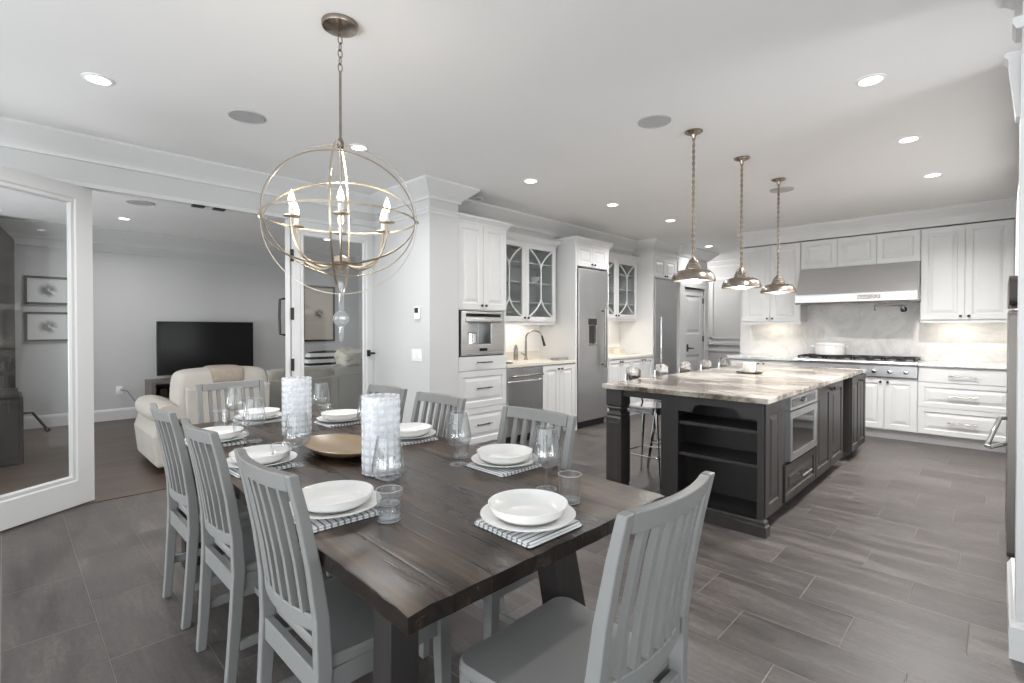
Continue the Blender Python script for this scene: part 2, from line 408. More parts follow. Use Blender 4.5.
# right
S('wall_right', MB().box(.061, 2.6, 2.85, 2.98, 0, H), WALL)
m = MB(); m.box(.79, .9, 3.69, 8.05, 0, H); m.box(.78, .9, 2.98, 3.69, 2.5, H); m.box(.78, .9, 2.98, 3.69, 0, .3); m.box(.78, .9, 2.98, 3.03, .3, 2.5)
S('wall_kitchenright', m, WALL)
# walls behind and beside the viewpoint, with big windows
m = MB(); YB = -2.2
m.box(-4.95, 2.6, YB-.12, YB, 2.4, H); m.box(-4.95, 2.6, YB-.12, YB, 0, .12)
for a, b in ((-4.95, -4.3), (-2.35, -2.15), (-.2, 0.0), (1.95, 2.6)): m.box(a, b, YB-.12, YB, .12, 2.4)
S('wall_rear', m, WALL)
m = MB(); XR = 2.5
m.box(XR, XR+.12, -2.2, 2.9, 2.35, H); m.box(XR, XR+.12, -2.2, 2.9, 0, .6)
m.box(XR, XR+.12, -2.2, -1.4, .6, 2.35); m.box(XR, XR+.12, 2.2, 2.9, .6, 2.35)
S('wall_east', m, WALL)
def window(i, a, b, z0, z1, along, at):
    m = MB(); w = .06
    def bx(p0, p1, q0, q1):
        if along == 'x': m.box(p0, p1, at-.08, at-.03, q0, q1)
        else: m.box(at+.03, at+.08, p0, p1, q0, q1)
    bx(a, a+w, z0, z1); bx(b-w, b, z0, z1); bx(a, b, z0, z0+w); bx(a, b, z1-w, z1); bx((a+b)/2-w/2, (a+b)/2+w/2, z0, z1)
    S('window_%d' % i, m, TRIM)
for i, (a, b) in enumerate(((-4.3, -2.35), (-2.15, -.2), (0.0, 1.95))): window(i+1, a, b, .12, 2.4, 'x', YB)
window(4, -1.4, 2.2, .6, 2.35, 'y', XR)
window(6, 3.03, 3.69, .3, 2.5, 'y', .78)  # invented window in the hidden niche, added to let fill light into the kitchen
# family room shell
S('wall_family', MB().box(-9.4, -9.22, -2.6, 5.15, 0, H), FAMW)
S('wall_familyend', MB().box(-9.4, -5.13, 5.0, 5.15, 0, H), FAMW)
S('wall_familyside', MB().box(-5.13, -4.95, 2.9, 5.15, 0, H), FAMW)
m = MB(); m.box(-9.4, -5.0, -2.6, -2.45, 2.35, H); m.box(-9.4, -5.0, -2.6, -2.45, 0, .6)
m.box(-9.4, -8.4, -2.6, -2.45, .6, 2.35); m.box(-5.7, -5.0, -2.6, -2.45, .6, 2.35)
S('wall_familyrear', m, FAMW)
window(5, -8.4, -5.7, .6, 2.35, 'x', -2.45)

# crowns, rails, baseboards
def crown_prof(p, h, top=H):
    return [(-.02, top), (p, top), (p, top-.018), (p-.012, top-.03), (p*.72, top-h*.34), (p*.42, top-h*.62), (p*.2, top-h*.8), (.022, top-h*.9), (.022, top-h), (-.02, top-h)]
S('trim_2', MB().sweep([(-4.93, -2.2), (-4.93, 2.88), (-3.93, 2.88), (-3.93, 3.235), (-4.31, 3.235), (-4.31, 7.27), (-3.97, 7.27), (-3.97, 8.10), (-3.93, 8.1), (-3.93, 9.3), (-4.6, 9.3)], crown_prof(.16, .16)), TRIM, smooth=True)
S('trim_3', MB().sweep([(-4.93, 2.60), (-4.93, 2.88), (-3.93, 2.88), (-3.93, 3.235)], [(-.01, 2.455), (.012, 2.455), (.02, 2.475), (.034, 2.488), (.034, 2.503), (-.01, 2.503)]), TRIM)
S('trim_4', MB().sweep([(.78, 8.05), (.78, 2.98), (.061, 2.98), (.061, 2.85), (2.6, 2.85)][::1], crown_prof(.07, .10)), TRIM, smooth=True)
S('trim_5', MB().sweep([(.061, 2.98), (.061, 2.85), (2.6, 2.85)], [(-.01, 2.525), (.018, 2.53), (.028, 2.55), (.028, 2.57), (-.01, 2.57)]), TRIM)
S('trim_17', MB().prism([(.061, 2.455), (.012, 2.455), (.010, 2.44), (.022, 2.425), (.046, 2.19), (.061, 2.18)], lambda u, v, y: (u, y, v), 2.87, 2.96), TRIM)
S('trim_6', MB().sweep([(-9.22, -2.45), (-9.22, 5.0), (-5.13, 5.0)], crown_prof(.14, .2)), FAMW, smooth=True)
S('trim_7', MB().sweep([(-9.22, -2.45), (-9.22, 5.0)], [(-.01, 2.44), (.03, 2.44), (.03, 2.47), (-.01, 2.47)]), FAMW)
S('trim_8', MB().sweep([(-7.0, 10.5), (-2.87, 10.5), (-2.87, 8.2)], crown_prof(.1, .12)), TRIM, smooth=True)
bbp = [(-.01, 0), (.018, 0), (.018, .13), (.012, .155), (.006, .165), (-.01, .165)]
S('baseboard_family', MB().sweep([(-9.22, -2.45), (-9.22, 5.0), (-5.13, 5.0)], bbp), TRIM)
S('baseboard_pier', MB().sweep([(-4.93, 2.88), (-3.93, 2.88), (-3.93, 3.235)], bbp), TRIM)
S('baseboard_right', MB().sweep([(.061, 3.6), (.061, 2.85), (2.5, 2.85)], [(-.01, 0), (.02, 0), (.02, .13), (.013, .14), (.004, .16), (-.01, .16)]), TRIM)
S('baseboard_hall', MB().sweep([(-7, 10.5), (-2.87, 10.5), (-2.87, 8.2)], bbp), TRIM)
# right column is white trim paint: thin casing board on its face and edge
S('trim_9', MB().box(.058, .2, 2.838, 2.99, .16, 2.42), TRIM)
# hall wainscot: chair rail and picture-frame moulding
m = MB(); m.box(-7, -2.87, 10.46, 10.5, 1.0, 1.05); m.box(-7, -2.87, 10.48, 10.5, .86, .89)
for a, b in ((-5.4, -4.45), (-4.36, -3.45)):
    for q in ((a, a+.05, 1.12, 2.4), (b-.05, b, 1.12, 2.4), (a, b, 1.12, 1.16), (a, b, 2.36, 2.4)): m.box(q[0], q[1], 10.475, 10.5, q[2], q[3])
S('trim_10', m, TRIM)
# door casings on the opening to family room
m = MB(); m.box(-5.13, -4.945, 2.865, 2.885, 0, 2.43); m.box(-5.0, -4.92, -2.0, 2.88, 2.40, 2.432)
S('trim_11', m, TRIM)

# ------------------------------------------------------------------ glazed doors
def leaf(name, loc, rz, W, Ht=2.40, st=.125, st2=None, br=.24, tr=.14):
    """local +X along the leaf from hinge to lock edge"""
    r = struct_root(name, loc, rz); st2 = st2 or st; T = .022
    def frame(o, i):
        m = MB()
        out = [(0, .012), (W, .012), (W, Ht), (0, Ht)]
        def ring(dx, y): return [(st+dx, y, br+dx), (W-st2-dx, y, br+dx), (W-st2-dx, y, Ht-tr-dx), (st+dx, y, Ht-tr-dx)]
        m.grid([[(x, -T, z) for x, z in out], ring(-.045, -T), ring(-.035, -T+.008), ring(-.012, -T+.006), ring(0, -.006), ring(0, .006), ring(-.012, T-.006), ring(-.035, T-.008), ring(-.045, T), [(x, T, z) for x, z in out], [(x, -T, z) for x, z in out]])
        return m
    m = frame(0, 0); bmesh.ops.remove_doubles(m.bm, verts=m.bm.verts[:], dist=1e-5)
    m.done('door_frame', TRIM, r, world=False)
    MB().box(st-.004, W-st2+.004, -.003, .003, br-.004, Ht-tr+.004).done('glass_pane', GLASSP, r, world=False)
    return r
d1 = leaf('door_1', (-4.53, -.222, 0), math.atan2(.692, -.47), .836, st=.17, st2=.165)
d2 = leaf('door_2', (-4.965, 1.985, 0), radians(90), .875, st=.115, st2=.12)
d3 = leaf('door_3', (-4.985, 1.95, 0), math.atan2(.37, -.93), .86, st=.12)
# handle on door 2 lock stile, hinges, pull on door 3
m = MB(); m.box(.795, .835, -.034, -.022, 1.03, 1.10); m.tube([(.815, -.03, 1.065), (.815, -.065, 1.065), (.845, -.068, 1.065), (.868, -.066, 1.062)], .011, 8)
m.done('door_latch', BLACK, d2, world=False)
for z in (2.05, 1.48, .98):
    MB().box(-.024, .006, -.032, -.018, z-.06, z+.06).done('hinge', BLACK, d2, world=False)
MB().tube([(.03, .022, 1.27), (.03, .07, 1.28), (.03, .075, 1.45), (.03, .07, 1.62), (.03, .022, 1.63)], .012, 8).done('door_pull', BLACK, d3, world=False)
for y in (.62, .78):
    S('trim_12' if y < .7 else 'trim_13', MB().box(-4.99, -4.93, y+.52, y+.61, 2.385, 2.40), BLACK)
# closet door beside the second refrigerator
d4 = struct_root('door_4', (-3.93, 8.72, 0))
m = MB()
m.panel((-3.975, 8.32, .01), (0, 1, 0), (0, 0, 1), (1, 0, 0), .80, .96, [(0, 0), (0, .035), (.11, .035), (.125, .022), (.15, .022), (.2, .03)])
m.panel((-3.975, 8.32, .97), (0, 1, 0), (0, 0, 1), (1, 0, 0), .80, .16, [(0, 0), (0, .035), (.05, .035)])
m.panel((-3.975, 8.32, 1.13), (0, 1, 0), (0, 0, 1), (1, 0, 0), .80, .91, [(0, 0), (0, .035), (.11, .035), (.125, .022), (.15, .022), (.2, .03)])
m.done('door_panel', TRIM, d4)
m = MB(); m.box(-3.94, -3.93, 8.45, 8.50, .93, 1.06); m.tube([(-3.93, 8.475, .99), (-3.885, 8.475, .99), (-3.88, 8.52, .99), (-3.88, 8.60, .985)], .012, 8); m.done('door_handle', BLACK, d4)
for z in (.35, 1.15, 1.85): MB().box(-3.94, -3.925, 9.10, 9.135, z-.05, z+.05).done('hinge', BLACK, d4)
m = MB()
m.box(-3.93, -3.905, 8.12, 8.30, 0, 2.09); m.box(-3.93, -3.905, 9.14, 9.29, 0, 2.09); m.box(-3.93, -3.90, 8.12, 9.29, 2.07, 2.20)
S('trim_14', m, TRIM)

# ------------------------------------------------------------------ cabinet pieces
RP = lambda d=.02, f=.055: [(0, 0), (0, d), (f, d), (f+.008, d-.009), (f+.02, d-.009), (f+.05, d-.001)]   # raised panel
FP = lambda d=.02: [(0, 0), (0, d-.003), (.003, d)]                                           # plain slab
RPS = lambda d=.02, f=.045: [(0, 0), (0, d), (f, d), (f+.006, d-.008), (f+.014, d-.008), (f+.034, d-.001)]
AX = {'+x': (Vector((0, 1, 0)), Vector((1, 0, 0))), '-y': (Vector((1, 0, 0)), Vector((0, -1, 0)))}
def front(name, parent, face, at, a0, a1, z0, z1, rings, mat=None, gap=.0025):
    U, N = AX[face]
    o = Vector((at, a0+gap, z0+gap)) if face == '+x' else Vector((a0+gap, at, z0+gap))
    return MB().panel(o, U, (0, 0, 1), N, a1-a0-2*gap, z1-z0-2*gap, rings).done(name, mat or CAB, parent)
def knob(parent, face, at, a, z, mat=None, r=.015):
    m = MB(); pr = [(.006, 0), (.006, .012), (r, .016), (r, .022), (r*.7, .027), (0, .028)]
    if face == '+x': m.lathe(pr, (at, a, z), 12, 'x')
    else: m.lathe([(q, -w) for q, w in pr], (a, at, z), 12, 'y')
    return m.done('knob', mat or BRONZE, parent, smooth=True)
def pull(parent, face, at, a, z, L=.16, mat=None, r=.006, off=.03):
    m = MB(); h = L/2
    def P(x, n): return (at+n, a+x, z) if face == '+x' else (a+x, at-n, z)
    m.tube([P(-h, off), P(h, off)], r, 8); m.tube([P(-h*.75, 0), P(-h*.75, off)], r*.9, 8); m.tube([P(h*.75, 0), P(h*.75, off)], r*.9, 8)
    return m.done('handle', mat or BRONZE, parent, smooth=True)
def carcass(x0, x1, y0, y1, z0, z1, parent, mat=None, name='body'):
    return MB().box(x0, x1, y0, y1, z0, z1).done(name, mat or CAB, parent, bevel=.0015)

# ================= pantry run (faces +x) =================
XF = -3.97      # face of carcasses; fronts add .02
t = thing('tall_cabinet', 'white floor-to-crown cabinet with three drawers beside the pier, built-in coffee machine in its middle', 'cabinet', (-4.27, 3.6, 0))
m = MB(); m.box(-4.58, XF, 3.24, 3.275, .1, 2.45); m.box(-4.58, XF, 3.925, 3.96, .1, 2.45); m.box(-4.58, XF, 3.275, 3.925, .1, 1.04); m.box(-4.58, XF, 3.275, 3.925, 1.525, 2.45); m.box(-4.58, -4.5, 3.275, 3.925, 1.04, 1.525)
m.done('body', CAB, t)
MB().box(-4.56, -4.03, 3.24, 3.96, 0, .1).done('toe_board', CAB, t)
for z0, z1 in ((.11, .493), (.493, .888), (.888, 1.04)):
    d = front('drawer', t, '+x', XF, 3.25, 3.95, z0, z1, RP(.02, .06) if z1 < .9 else FP()); pull(d, '+x', XF+.02, 3.6, (z0+z1)/2+.01, .22)
for a, b, k in ((3.25, 3.6, 3.57), (3.6, 3.95, 3.63)):
    d = front('door', t, '+x', XF, a, b, 1.535, 2.44, RP(.02, .06)); knob(d, '+x', XF+.02, k, 1.58)
MB().sweep([(-3.95, 3.24), (-3.95, 3.96), (-4.3, 3.96)], [(-.03, 2.43), (.004, 2.43), (.008, 2.455), (.045, 2.49), (.045, 2.51), (-.03, 2.51)]).done('cornice', CAB, t)

t = thing('coffee_machine', 'stainless built-in coffee machine set into the white tall cabinet', 'coffee machine', (-4.2, 3.6, 1.05))
m = MB(); y0, y1, z0, z1 = 3.29, 3.91, 1.05, 1.515
# front frame with niche
o = [(y0, z0), (y1, z0), (y1, z1), (y0, z1)]; i_ = [(y0+.09, z0+.12), (y1-.20, z0+.12), (y1-.20, z1-.12), (y0+.09, z1-.12)]
m.grid([[(-4.3, a, b) for a, b in o], [(-3.945, a, b) for a, b in o], [(-3.945, a, b) for a, b in i_], [(-4.15, a, b) for a, b in i_]], True, True, True)
m.done('housing', STEELY, t, bevel=.003)
MB().box(-3.945, -3.94, y0+.06, y1-.06, z1-.055, z1-.022).done('control_strip', BLKGLASS, t)
MB().box(-4.05, -3.93, y0+.05, y1-.05, z1-.115, z1-.07).done('brew_head', STEELY, t, bevel=.01)
MB().tube([(-3.99, y1-.14, z1-.12), (-3.98, y1-.14, z0+.13)], .022, 14).done('water_column', CHROME, t, smooth=True)
MB().box(-3.945, -3.94, y0+.25, y0+.36, z0+.045, z0+.075).done('badge', BLKGLASS, t)
MB().lathe([(.07, 0), (.085, .005), (.085, .11), (.075, .12), (.07, .115), (.08, .105), (.08, .01), (0, .008)], (-4.06, y0+.2, z0+.122), 20).done('carafe', CHROME, t, smooth=True)

t = thing('kitchen_counter', 'cream stone counter holding the sink between coffee tower and refrigerator', 'countertop', (-4.27, 4.6, .89))
MB().box(-4.58, -3.94, 3.962, 5.225, .89, .925).done('slab', QUARTZ, t, bevel=.003)
MB().box(-4.58, -4.56, 3.962, 5.225, .925, 1.03).done('upstand', QUARTZ, t)
t = thing('dishwasher', 'stainless dishwasher under the cream counter next to white drawers', 'dishwasher', (-4.25, 4.25, 0))
MB().box(-4.55, XF, 3.965, 4.565, .1, .885).done('body', STEELX, t)
MB().panel((XF, 3.97, .11), (0, 1, 0), (0, 0, 1), (1, 0, 0), .59, .62, [(0, 0), (0, .02), (.004, .024)]).done('door', STEEL, t)
MB().panel((XF, 3.97, .735), (0, 1, 0), (0, 0, 1), (1, 0, 0), .59, .145, [(0, 0), (0, .02), (.004, .024)]).done('control_panel', STEEL, t)
m = MB(); m.tube([(-3.905, 4.0, .79), (-3.905, 4.53, .79)], .011, 10); m.tube([(-3.95, 4.03, .79), (-3.905, 4.03, .79)], .009, 8); m.tube([(-3.95, 4.5, .79), (-3.905, 4.5, .79)], .009, 8); m.done('handle', NICK, t, smooth=True)
MB().box(-4.5, -4.03, 3.97, 4.56, 0, .1).done('kick_plate', BLACK, t)
t = thing('sink_cabinet', 'white double-door base cabinet right of the dishwasher, against the refrigerator panel', 'cabinet', (-4.25, 4.9, 0))
carcass(-4.58, XF, 4.568, 5.225, .1, .888, t); MB().box(-4.55, -4.03, 4.57, 5.22, 0, .1).done('toe_board', CAB, t)
for a, b, k in ((4.575, 4.9, 4.865), (4.9, 5.22, 4.935)):
    d = front('door', t, '+x', XF, a, b, .11, .88, RP(.02, .06)); knob(d, '+x', XF+.02, k, .83)
t = thing('kitchen_faucet', 'chrome gooseneck faucet with pull-down spray at the cream sink counter', 'faucet', (-4.42, 4.78, .925))
m = MB(); m.lathe([(.028, .925), (.028, .94), (.018, .95), (.014, 1.17), (0, 1.17)], (-4.42, 4.78, 0), 16); m.done('base', NICK, t, smooth=True)
pts = [(-4.42, 4.78, 1.12)]+[(-4.42+.10*(1-cos(a)), 4.78+.05*(1-cos(a)), 1.21+.10*sin(a)) for a in [i*pi/10 for i in range(0, 10)]]
m = MB(); m.tube(pts, .011, 10); m.done('spout', NICK, t, smooth=True)
m = MB(); m.tube([pts[-1], (-4.21, 4.885, 1.17), (-4.195, 4.895, 1.11)], [.012, .016, .018], 10); m.done('spray_head', BLACK, t, smooth=True)
MB().tube([(-4.42, 4.76, .99), (-4.42, 4.69, 1.02)], .008, 8).done('lever', NICK, t, smooth=True)
t = thing('soap_bottle', 'tall pale green soap bottle with black pump on the cream counter', 'bottle', (-4.30, 4.06, .938))
MB().lathe([(.03, 0), (.034, .004), (.034, .13), (.014, .16), (.013, .19), (0, .19)], (-4.30, 4.06, .938), 18).done('bottle_body', paint('pale_green_glass', (196, 208, 190), .15), t, smooth=True)
MB().lathe([(.014, .19), (.014, .215), (.006, .22), (.006, .235), (.016, .238), (.016, .25), (0, .25)], (-4.30, 4.06, .938), 14).done('pump', BLACK, t, smooth=True)
t = thing('counter_tray', 'small brown tray under the soap bottle on the cream counter', 'tray', (-4.24, 4.10, .925))
m = MB(); m.rbox(-4.38, -4.08, 4.0, 4.2, .925, .932, .02); m.done('base', DKWOOD, t)
MB().sweep([(-4.37, 4.01), (-4.37, 4.19), (-4.09, 4.19), (-4.09, 4.01)], [(-.004, .932), (.004, .932), (.004, .938), (-.004, .938)], True).done('rim', DKWOOD, t)
tag(MB().lathe([(.02, 0), (.026, .03), (.03, .06), (.02, .075), (0, .08)], (-4.16, 4.12, .932), 12, sx=1.3).done('ceramic_dish', paint('sage_ceramic', (190, 192, 176), .3), smooth=True), 'sage ceramic dish on the small brown counter tray', 'dish')
tag(MB().lathe([(.028, 0), (.03, .01), (.027, .15), (.012, .2), (.0, .205)], (-4.45, 4.62, .925), 14).done('steel_bottle', NICK, smooth=True), 'slim steel bottle standing left of the gooseneck faucet', 'bottle')
m = MB()
for k in range(3): m.rbox(-4.2+k*.004, -4.03-k*.004, 5.0, 5.2, .925+k*.009, .933+k*.009, .02)
tag(m.done('folded_dishcloth', paint('grey_cloth', (150, 150, 150), .9, .1), bevel=.002), 'folded grey dishcloth on the counter against the refrigerator panel', 'cloth')

def glass_cabinet(label, y0, y1, z0, z1, at, yd0, ydoors, loc, first_hidden=False):
    t = thing('glass_cabinet', label, 'cabinet', loc, group=None)
    m = MB(); b = -4.575
    m.box(b, at, y0, y0+.02, z0, z1); m.box(b, at, y1-.02, y1, z0, z1); m.box(b, at, y0+.02, y1-.02, z0, z0+.025); m.box(b, at, y0+.02, y1-.02, z1-.025, z1); m.box(b, b+.01, y0+.02, y1-.02, z0+.025, z1-.025)
    m.done('body', CAB, t)
    MB().box(at-.02, at+.002, y0, y1, z0-.035, z0).done('light_rail', CAB, t)
    MB().sweep([(at+.02, y0), (at+.02, y1), (b, y1)], [(-.05, z1-.01), (.002, z1-.01), (.008, z1+.02), (.045, z1+.055), (.045, z1+.075), (-.05, z1+.075)]).done('cornice', CAB, t)
    for k in range(3):
        zz = z0+(z1-z0)*(k+1)/4
        MB().box(b+.01, at-.03, y0+.02, y1-.02, zz-.009, zz+.009).done('shelf', CAB, t)
    for (a, c, kn) in ydoors:
        m = MB(); w = .055; zz0, zz1 = z0+.004, z1-.012; a2, c2 = a+.003, c-.003
        oo = [(a2, zz0), (c2, zz0), (c2, zz1), (a2, zz1)]; ii = [(a2+w, zz0+w), (c2-w, zz0+w), (c2-w, zz1-w), (a2+w, zz1-w)]
        i2 = [(p[0]+s*.008, p[1]+q*.008) for p, s, q in zip(ii, (1, -1, -1, 1), (1, 1, -1, -1))]
        m.grid([[(at, p, q) for p, q in oo], [(at+.02, p, q) for p, q in oo], [(at+.02, p, q) for p, q in ii], [(at+.012, p, q) for p, q in i2], [(at, p, q) for p, q in i2], [(at, p, q) for p, q in oo]])
        bmesh.ops.remove_doubles(m.bm, verts=m.bm.verts[:], dist=1e-5)
        d = m.done('door', CAB, t)
        A, C = a2+w, c2-w; mid = (A+C)/2; hw = (C-A)/2; B_, T_ = zz0+w, zz1-w; hh = min(hw*1.55, (T_-B_)*.3)
        m = MB()
        m.bar((at+.012, mid, B_+hh), (at+.012, mid, T_-hh), .016, .014, (0, 1, 0))
        for sgn in (-1, 1):
            for (zc, dz) in ((T_-hh, 1), (B_+hh, -1)):
                pts = [(at+.012, mid+sgn*hw*(1-cos(q)), zc+dz*hh*sin(q)) for q in [i*pi/2/8 for i in range(9)]]
                pts = [(at+.012, mid+sgn*hw*(i/8)**1.9, zc+dz*hh*(i/8)) for i in range(9)]
                m.tube(pts, .011, 6)
        m.done('mullion', CAB, d)
        MB().box(at+.004, at+.007, A-.004, C+.004, B_-.004, T_+.004).done('glass_pane', GLASSC, d)
        knob(d, '+x', at+.02, kn, z0+.05)
    return t
glass_cabinet('white upper cabinet with curved glass doors above the sink counter', 3.97, 5.16, 1.42, 2.42, -4.24, 0, ((3.98, 4.565, 4.53), (4.565, 5.15, 4.60)), (-4.42, 4.56, 1.42))
glass_cabinet('white upper cabinet with curved glass doors between the two refrigerators', 6.02, 7.266, 1.49, 2.42, -4.24, 0, ((6.03, 6.635, 6.60), (6.635, 7.235, 6.67)), (-4.42, 6.6, 1.49))
def shelf_ware(kind, y, z, label):
    if kind == 'jug': pr = [(.03, 0), (.045, .01), (.055, .06), (.04, .12), (.03, .15), (.036, .18), (.032, .18), (.026, .15), (0, .02)]
    else: pr = [(.03, 0), (.034, .01), (.07, .05), (.085, .085), (.08, .085), (.06, .05), (0, .02)]
    tag(MB().lathe(pr, (-4.40, y, z), 16).done('white_jug' if kind == 'jug' else 'white_bowl', PORC, smooth=True), label, 'jug' if kind == 'jug' else 'bowl')
shelf_ware('jug', 4.22, 1.68, 'white jug on the lowest shelf behind the left curved glass door above the sink')
shelf_ware('jug', 4.75, 1.68, 'white jug on the lowest shelf behind the right curved glass door above the sink')
shelf_ware('bowl', 4.30, 1.93, 'white bowl on the middle shelf behind the left curved glass door')
shelf_ware('bowl', 4.92, 1.93, 'white bowl on the middle shelf behind the right curved glass door')

# refrigerator + its surround
t = thing('refrigerator_surround', 'white side panels and small cabinet boxed around the ice-dispenser refrigerator', 'cabinet', (-4.27, 5.6, 0))
MB().box(-4.58, -3.95, 5.227, 5.262, 0, 2.45).done('side_panel', CAB, t, bevel=.002)
MB().box(-4.58, -3.95, 5.965, 6.0, 0, 2.45).done('side_panel', CAB, t, bevel=.002)
carcass(-4.58, XF, 5.262, 5.965, 2.155, 2.45, t)
for a, b, k in ((5.265, 5.613, 5.58), (5.613, 5.962, 5.646)):
    d = front('door', t, '+x', XF, a, b, 2.165, 2.44, RP(.02, .05)); knob(d, '+x', XF+.02, k, 2.2)
MB().sweep([(-4.3, 5.227), (-3.95, 5.227), (-3.95, 6.0), (-4.3, 6.0)], [(-.05, 2.43), (.003, 2.43), (.01, 2.46), (.045, 2.51), (.045, 2.54), (-.05, 2.54)]).done('cornice', CAB, t)
t = thing('refrigerator', 'tall stainless refrigerator with ice and water dispenser, left of the curved-glass cabinet', 'refrigerator', (-4.25, 5.6, 0))
MB().box(-4.55, -3.99, 5.268, 5.96, .09, 2.14).done('body', STEEL, t)
m = MB(); y0, y1, z0, z1 = 5.27, 5.955, .10, 2.135; oy = [(y0, z0), (y1, z0), (y1, z1), (y0, z1)]; iy = [(5.50, 1.13), (5.66, 1.13), (5.66, 1.38), (5.50, 1.38)]
m.grid([[(-3.99, a, b) for a, b in oy], [(-3.935, a, b) for a, b in oy], [(-3.93, a+(.01 if a < 5.6 else -.01), b+(.01 if b < 1 else -.01)) for a, b in oy], [(-3.93, a, b) for a, b in iy], [(-3.975, a, b) for a, b in iy]], True, True, True)
d = m.done('door', STEEL, t)
MB().box(-3.976, -3.970, 5.495, 5.665, 1.125, 1.385).done('dispenser_niche', BRONZE, t)
MB().box(-3.932, -3.926, 5.485, 5.675, 1.385, 1.47).done('dispenser_panel', BRONZE, t); MB().box(-3.976, -3.92, 5.49, 5.67, 1.105, 1.125).done('drip_tray', NICK, t)
m = MB(); m.tube([(-3.87, 5.80, .80), (-3.87, 5.80, 1.62)], .017, 12)
for z in (.84, 1.58): m.tube([(-3.935, 5.80, z), (-3.87, 5.80, z)], .012, 8)
m.done('handle', NICK, t, smooth=True)
MB().box(-4.5, -4.0, 5.27, 5.955, 0, .09).done('kick_plate', BLACK, t)
# counter 2
t = thing('kitchen_counter', 'cream stone counter between the two steel refrigerators', 'countertop', (-4.27, 6.6, .89))
MB().box(-4.58, -3.94, 6.002, 7.265, .89, .925).done('slab', QUARTZ, t, bevel=.003); MB().box(-4.58, -4.56, 6.002, 7.265, .925, 1.03).done('upstand', QUARTZ, t)
t = thing('base_cabinet', 'white base cabinet under the counter between the two steel refrigerators', 'cabinet', (-4.25, 6.6, 0))
carcass(-4.58, XF, 6.002, 7.265, .1, .888, t); MB().box(-4.55, -4.03, 6.01, 7.26, 0, .1).done('toe_board', CAB, t)
for a, b, k in ((6.01, 6.32, 6.29), (6.32, 6.635, 6.35)):
    d = front('door', t, '+x', XF, a, b, .11, .885, RP(.02, .05)); knob(d, '+x', XF+.02, k, .85)
for a, b, k in ((6.635, 6.95, 6.91), (6.95, 7.26, 6.99)):
    d = front('door', t, '+x', XF, a, b, .11, .885, RP(.02, .05)); knob(d, '+x', XF+.02, k, .85)
tag(MB().rbox(-4.5, -4.36, 6.95, 7.15, .925, 1.0, .02).done('wicker_box', paint('cream_box', (214, 206, 188), .6), bevel=.004), 'cream box at the back of the counter between the refrigerators', 'box')
# second refrigerator
t = thing('refrigerator_surround', 'white tall end panel and cabinet doors framing the refrigerator beside the grey closet door', 'cabinet', (-4.25, 7.65, 0))
MB().box(-4.6, -3.95, 7.268, 7.30, 0, 2.5).done('side_panel', CAB, t, bevel=.002)
MB().box(-4.6, -3.95, 8.07, 8.098, 0, 2.5).done('side_panel', CAB, t, bevel=.002)
carcass(-4.6, XF, 7.30, 8.07, 2.16, 2.5, t)
for a, b, k in ((7.303, 7.685, 7.65), (7.685, 8.067, 7.72)):
    d = front('door', t, '+x', XF, a, b, 2.17, 2.49, RP(.02, .05)); knob(d, '+x', XF+.02, k, 2.2)
MB().sweep([(-4.45, 7.268), (-3.95, 7.268), (-3.95, 8.098)], [(-.05, 2.48), (.003, 2.48), (.01, 2.51), (.045, 2.55), (.045, 2.575), (-.05, 2.575)]).done('cornice', CAB, t)
t = thing('refrigerator', 'stainless refrigerator column beside the closet door, far end of the pantry wall', 'refrigerator', (-4.25, 7.65, 0))
MB().box(-4.57, -3.99, 7.305, 8.065, .09, 2.15).done('body', STEEL, t)
MB().panel((-3.99, 7.308, .72), (0, 1, 0), (0, 0, 1), (1, 0, 0), .754, 1.425, [(0, 0), (0, .05), (.005, .056)]).done('door', STEEL, t)
MB().panel((-3.99, 7.308, .1), (0, 1, 0), (0, 0, 1), (1, 0, 0), .754, .61, [(0, 0), (0, .05), (.005, .056)]).done('freezer_drawer', STEEL, t)
m = MB(); m.tube([(-3.875, 7.40, .78), (-3.875, 7.40, 1.52)], .015, 12)
for z in (.82, 1.48): m.tube([(-3.935, 7.40, z), (-3.875, 7.40, z)], .011, 8)
m.done('handle', CHROME, t, smooth=True)

# ================= range wall (faces -y) =================
YF = 7.72
t = thing('upper_cabinet', 'white two-door wall cabinet left of the range hood', 'cabinet', (-2.34, 7.88, 1.43))
carcass(-2.735, -1.955, YF, 8.045, 1.435, 2.53, t)
for a, b, k in ((-2.73, -2.345, -2.38), (-2.345, -1.96, -2.31)):
    d = front('door', t, '-y', YF, a, b, 1.44, 2.525, RP(.02, .06)); knob(d, '-y', YF-.02, k, 1.48)
MB().box(-2.735, -1.955, YF, YF+.02, 1.40, 1.435).done('light_rail', CAB, t)
t = thing('bridge_cabinet', 'low white three-door cabinet above the range hood', 'cabinet', (-1.31, 7.88, 2.14))
carcass(-1.953, -.672, YF, 8.045, 2.145, 2.53, t)
for a, b in ((-1.95, -1.525), (-1.525, -1.1), (-1.1, -.675)): front('door', t, '-y', YF, a, b, 2.15, 2.525, RP(.02, .06))
t = thing('upper_cabinet', 'tall white two-door wall cabinet right of the range hood', 'cabinet', (-.1, 7.88, 1.43))
carcass(-.67, .78, YF, 8.045, 1.435, 2.53, t)
for a, b, k in ((-.665, -.275, -.31), (-.275, .12, -.24)):
    d = front('door', t, '-y', YF, a, b, 1.44, 2.525, RP(.02, .06)); knob(d, '-y', YF-.02, k, 1.48)
front('door', t, '-y', YF, .12, .75, 1.44, 2.525, RP(.02, .06))
MB().box(-.67, .78, YF, YF+.02, 1.40, 1.435).done('light_rail', CAB, t)
